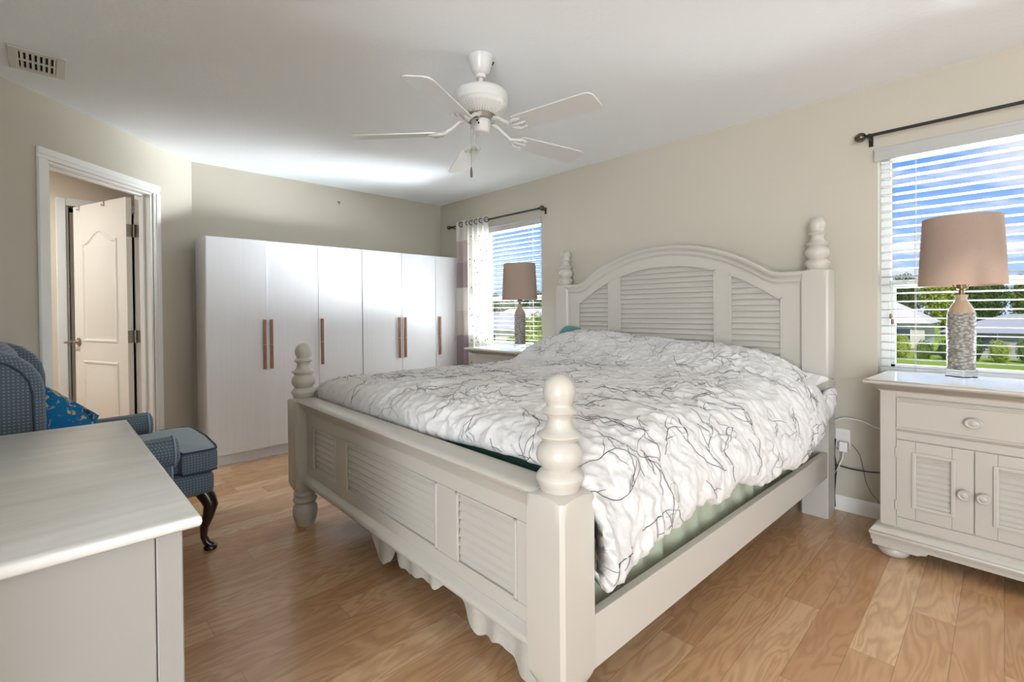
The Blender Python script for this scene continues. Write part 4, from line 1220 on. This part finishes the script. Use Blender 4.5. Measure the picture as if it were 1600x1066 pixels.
# ------------------------------------------------------------------ curtain rods and curtains
def rod(y0, y1, x, z, label, brs):
    r = thing('curtain_rod', label, 'curtain rod', (x, 0, z), group='black curtain rods')
    obj('rod', MB().tube([(0, y0 + .05, 0), (0, y1 - .05, 0)], .0085, 14), BLACKM, r)
    for y, d in ((y0, -1), (y1, 1)):
        f = MB()
        f.lathe([(.006, -.01), (.011, -.008), (.011, 0), (.007, .004), (.007, .012), (.012, .016)], (0, y - d * .055, 0), 16, axis='y') if d > 0 else f.lathe([(.012, -.016), (.007, -.012), (.007, -.004), (.011, 0), (.011, .008), (.006, .01)], (0, y + .055, 0), 16, axis='y')
        fo = obj('finial', f, BLACKM, r)
        c = y - d * .018
        cg = MB()
        for k in range(7):   # wire cage
            a0 = 2 * PI * k / 7; pts = []
            for j in range(9):
                t = j / 8; a = a0 + t * .8; rr_ = .024 * math.sin(PI * (.06 + .88 * t)) ** .7
                pts.append((math.cos(a) * rr_, c + d * (-.026 + .052 * t), math.sin(a) * rr_))
            cg.tube(pts, .0022, 6)
        obj('finial_cage', cg, BLACKM, fo)
        obj('finial_bulb', MB().ball((0, c, 0), .018, .022, .018, 16, 10), BRONZE, fo)
    for y in brs:
        b = MB(); b.tube([(0, y, -.010), (.03, y, -.012), (XH - x - .004, y, -.012)], .005, 8); b.box(XH - x - .006, XH - x - .001, y - .010, y + .010, -.045, .015)
        b.box(-.012, .012, y - .006, y + .006, -.014, -.008)
        obj('bracket', b, BLACKM, r)
rod(-.50, .585, 3.285, 2.147, 'black curtain rod above the right window', (.53, -.43))
rod(2.955, 4.405, 3.285, 2.140, 'black curtain rod above the far window carrying the curtains', (2.99, 4.33))
def curtain(name, y0, y1, amp, n, z0, z1, material, label, spread=0., ph=0., grom=True, x=3.262):
    P = []; nz = 26
    for i in range(n * 14 + 1):
        t = i / (n * 14); col = []
        for j in range(nz + 1):
            s_ = j / nz; z = z1 + (z0 - z1) * s_
            y = y0 + (y1 - y0) * t - spread * s_ * (1 - t)
            a = amp * (.85 + .25 * s_) * math.sin(2 * PI * n * t + ph + .35 * s_ * math.sin(7 * t))
            a += .010 * noise.noise((t * 8, s_ * 2, ph + 2.)) * s_
            col.append((x + a, y, z))
        P.append(col)
    r = thing(name, label, 'curtain', (0, 0, 0))
    m = MB().grid(P); o = obj('panel', m, material, r, recalc=False, angle=180)
    if grom:
        for k in range(0, n * 2, 2):
            t = (k + .5 - ph / PI) / (n * 2)
            if not 0 < t < 1: continue
            y = y0 + (y1 - y0) * t; g = MB()
            g.tube([(x + math.cos(a) * .024, y + math.cos(a) * .010 * (1 if k % 2 else -1), z1 - .035 + math.sin(a) * .024) for a in [2 * PI * q_ / 18 for q_ in range(18)]], .0045, 8, closed=True)
            obj('grommet', g, BLACKM, r)
curtain('banded_curtain', 4.00, 4.235, .024, 2, .06, 2.175, BANDS, 'grommet curtain with white, taupe and mauve bands beside the right wardrobe', 0., .6)
curtain('sheer_curtain', 3.70, 4.02, .022, 4, .05, 2.172, SHEER, 'white sheer curtain with small dark dots before the far window', .10, .0)

# ------------------------------------------------------------------ outlet, plug and cords
ot = thing('wall_outlet', 'white wall outlet beside the near headboard post', 'outlet', (XH, .665, .425))
m = MB(); m.box(-.006, -.0003, -.036, .036, -.058, .058); obj('cover_plate', m, PLASTIC, ot, bevel=.003)
for zz in (-.02, .02): obj('socket', MB().lathe([(0, -.008), (.016, -.0078), (.017, -.005)], (0, 0, zz), 20, axis='x'), PLASTIC, ot)
pg = thing('plug_adapter', 'white plug adapter pushed into the wall outlet', 'plug', (XH - .009, .655, .392))
obj('plug_body', MB().box(-.045, 0, -.022, .022, -.035, .022), PLASTIC, pg, bevel=.006)
obj('plug_cord', MB().tube([(-.03, .0, -.03), (-.034, .006, -.08), (-.025, .03, -.14), (-.02, .055, -.19), (-.02, .07, -.12), (-.03, .085, -.02), (-.03, .08, .06)], .0035, 8), CORDW, pg)
def cord(label, pts, r_, m_):
    P_ = [Vector(p) for p in pts]; out_ = []
    n = len(P_) - 1
    for k in range(n * 8 + 1): out_.append(cat([tuple(p) for p in P_], k / (n * 8)))
    tag(obj('power_cord', MB().tube(out_, r_, 8), m_), label, 'cord', 'cords behind the right nightstand')
xw = XH - .02
cord('white cord arching between the bed and the right nightstand', [(xw, .73, .50), (xw - .01, .69, .535), (xw - .02, .64, .555), (xw - .02, .57, .548), (xw - .02, .50, .522), (xw - .02, .46, .515), (xw - .02, .40, .525)], .0035, CORDW)
cord('black twisted cord running from the bed to the right nightstand', [(xw, .72, .26), (xw, .69, .265), (xw - .01, .62, .262), (xw - .015, .53, .266), (xw - .015, .46, .28), (xw - .015, .38, .30)], .0038, CORDB)
cord('black cord hanging down behind the near headboard post', [(xw, .70, .42), (xw, .705, .33), (xw, .695, .26), (xw, .70, .18), (xw, .705, .10), (xw - .01, .70, .02)], .0045, CORDB)
cord('thin grey cord drooping against the wall to the right nightstand', [(xw + .008, .62, .40), (xw + .008, .585, .35), (xw + .006, .565, .27), (xw + .004, .55, .19), (xw, .51, .12), (xw, .45, .07), (xw, .40, .05)], .0028, CORDG)

# ------------------------------------------------------------------ outside
GZ = -3.0
g = MB().box(XH + 1.2, 160, -70, 150, GZ - .3, GZ); tag(obj('lawn', g, LAWN), 'green lawn outside the windows', 'lawn', kind='structure')
def leafcloud(mb, c, rx, ry, rz, n, size, seed):
    rd = random.Random(seed)
    for k in range(n):
        d = Vector((rd.gauss(0, 1), rd.gauss(0, 1), rd.gauss(0, 1))).normalized()
        rad = (.70 + .34 * rd.random()) * (1 + .22 * noise.noise(d * 2.2 + Vector((seed, 0, 0))))
        p = Vector((c[0] + d.x * rx * rad, c[1] + d.y * ry * rad, c[2] + d.z * rz * rad))
        a = Vector((rd.gauss(0, 1), rd.gauss(0, 1), rd.gauss(0, 1))).normalized(); b = a.orthogonal().normalized()
        s_ = size * rd.uniform(.6, 1.4)
        i0_ = len(mb.v); mb.v += [tuple(p - a * s_), tuple(p + b * s_ * .5), tuple(p + a * s_), tuple(p - b * s_ * .5)]; mb.face((i0_, i0_ + 1, i0_ + 2, i0_ + 3))
protos = {}
def plant(kind, loc, sc_, rz, label, cat_, name, group):
    if kind not in protos:
        mt_, tall, n = {'d': (LEAFD, 1, 2600), 'y': (LEAFY, 1, 3200), 'm': (LEAFM, 1, 2600), 'hd': (LEAFD, 0, 1500), 'hy': (LEAFY, 0, 1500), 'hm': (LEAFM, 0, 1500)}[kind]
        fol = MB(); trk = MB()
        sd = len(protos) * 5 + 3
        if tall:
            leafcloud(fol, (0, 0, .56), .36, .36, .44, n, .028, sd); fol.ball((0, 0, .55), .27, .27, .35, 18, 12)
            for q in range(3): leafcloud(fol, (.24 * math.cos(q * 2.1 + 1), .24 * math.sin(q * 2.1 + 1), .55 + .06 * q), .2, .2, .2, n // 5, .025, sd + q + 1)
            trk.tube([(0, 0, 0), (.02, .01, .25), (.0, .0, .5)], [.04, .03, .02], 10)
        else:
            leafcloud(fol, (0, 0, .48), .5, .5, .50, n, .045, sd); fol.ball((0, 0, .45), .41, .41, .42, 18, 12)
            trk.tube([(0, 0, 0), (0, 0, .3)], .05, 8)
        r = thing(name, label, cat_, group=group); f = obj('foliage', fol, mt_, r, recalc=False, angle=180); t = obj('trunk', trk, BARK, r)
        protos[kind] = r; used = False
        r2 = r
    else: r2 = copy_tree(protos[kind])
    r2.name = name; r2['label'] = label; r2['group'] = group; r2['category'] = cat_
    r2.location = (loc[0], loc[1], GZ); r2.scale = sc_ if isinstance(sc_, tuple) else (sc_,) * 3; r2.rotation_euler = (0, 0, rz)
    return r2
rt = random.Random(5)
# right window: hedge row, then trees behind the houses
for k in range(8):
    t = -.05 + k * .028; x = 52 + rt.uniform(-.4, .4); h = rt.uniform(1.5, 2.1)
    plant(('hd', 'hm', 'hy', 'hd')[k % 4], (x, x * t), (1.25, 1.25, h), rt.uniform(0, 6), 'garden shrub in the hedge across the lawn, seen through the right window', 'shrub', 'shrub', 'shrubs across the lawn')
for k in range(8):
    t = -.07 + k * .046; x = 92 + (0, 8, 3)[k % 3]; h = rt.uniform(9.4, 10.8)
    plant(('d', 'm', 'd', 'y')[k % 4], (x, x * t), (h * .60, h * .60, h), rt.uniform(0, 6), 'broad tree on the skyline seen through the right window', 'tree', 'tree', 'skyline trees behind the right window houses')
# far window
for k in range(7):
    t = .86 + k * .06; x = 74 + (0, 6)[k % 2]; h = rt.uniform(8.4, 9.6)
    plant(('m', 'd', 'd')[k % 3], (x, x * t), (h * .5, h * .5, h), rt.uniform(0, 6), 'broad tree on the skyline seen through the far window', 'tree', 'tree', 'skyline trees behind the far window houses')
for k, (t, x, h, kd) in enumerate(((.93, 17, 3.9, 'y'), (.88, 22, 4.2, 'y'), (.975, 23, 2.9, 'hy'), (1.01, 27, 2.4, 'hm'), (1.075, 21, 2.0, 'hd'), (1.13, 25, 2.1, 'hd'))):
    plant(kd, (x, x * t), (h * .75, h * .75, h), rt.uniform(0, 6), ('tall yellow green bush right of the far lamp outside the window' if k < 2 else 'low bush below the neighbouring roofs outside the far window'), 'bush', 'bush', ('yellow green bushes' if k < 2 else 'low bushes outside the far window'))
def house(cx_, cy_, lx, ly, rz, roofm, wallm, label, eave=2.6, ridge=4.7):
    r = thing('neighbor_house', label, 'house', (cx_, cy_, GZ), rz)
    obj('wall', MB().box(-lx / 2, lx / 2, -ly / 2, ly / 2, 0, eave), wallm, r)
    o_ = .6; m = MB(); hl = max(0.5, ly / 2 - lx / 2 * .8)
    v_ = [(-lx / 2 - o_, -ly / 2 - o_, eave - .1), (lx / 2 + o_, -ly / 2 - o_, eave - .1), (lx / 2 + o_, ly / 2 + o_, eave - .1), (-lx / 2 - o_, ly / 2 + o_, eave - .1), (0, -hl, ridge), (0, hl, ridge)]
    m.add(v_, [(0, 4, 5, 3), (1, 2, 5, 4), (0, 1, 4), (2, 3, 5), (3, 2, 1, 0)]); obj('roof', m, roofm, r, angle=10)
    n = max(2, int(ly / 3.5))
    for k in range(n):
        y = -ly / 2 + ly * (k + .5) / n
        w_ = obj('window', MB().box(-lx / 2 - .06, -lx / 2 + .02, y - .75, y + .75, .7, 2.1), VINYL, r)
        obj('pane', MB().box(-lx / 2 - .08, -lx / 2 - .055, y - .66, y + .66, .8, 2.0), HGLASS, w_)
    return r
house(70, 9.4, 10, 7.2, 0, ROOFW, STUCCO, 'neighbouring house with a pale roof left of the large lamp', 2.7, 5.0)
house(60, -1.2, 9, 9.4, 0, ROOFG, STUCCO2, 'neighbouring house with a grey roof right of the large lamp', 2.2, 3.6)
house(36, 40, 9, 11, math.radians(42), ROOFG, STUCCO, 'neighbouring house with a grey roof left of the far lamp', 2.5, 4.0)
house(52, 50.5, 9, 12, math.radians(42), ROOFW, STUCCO, 'pale roofed house right of the far lamp', 2.7, 4.6)
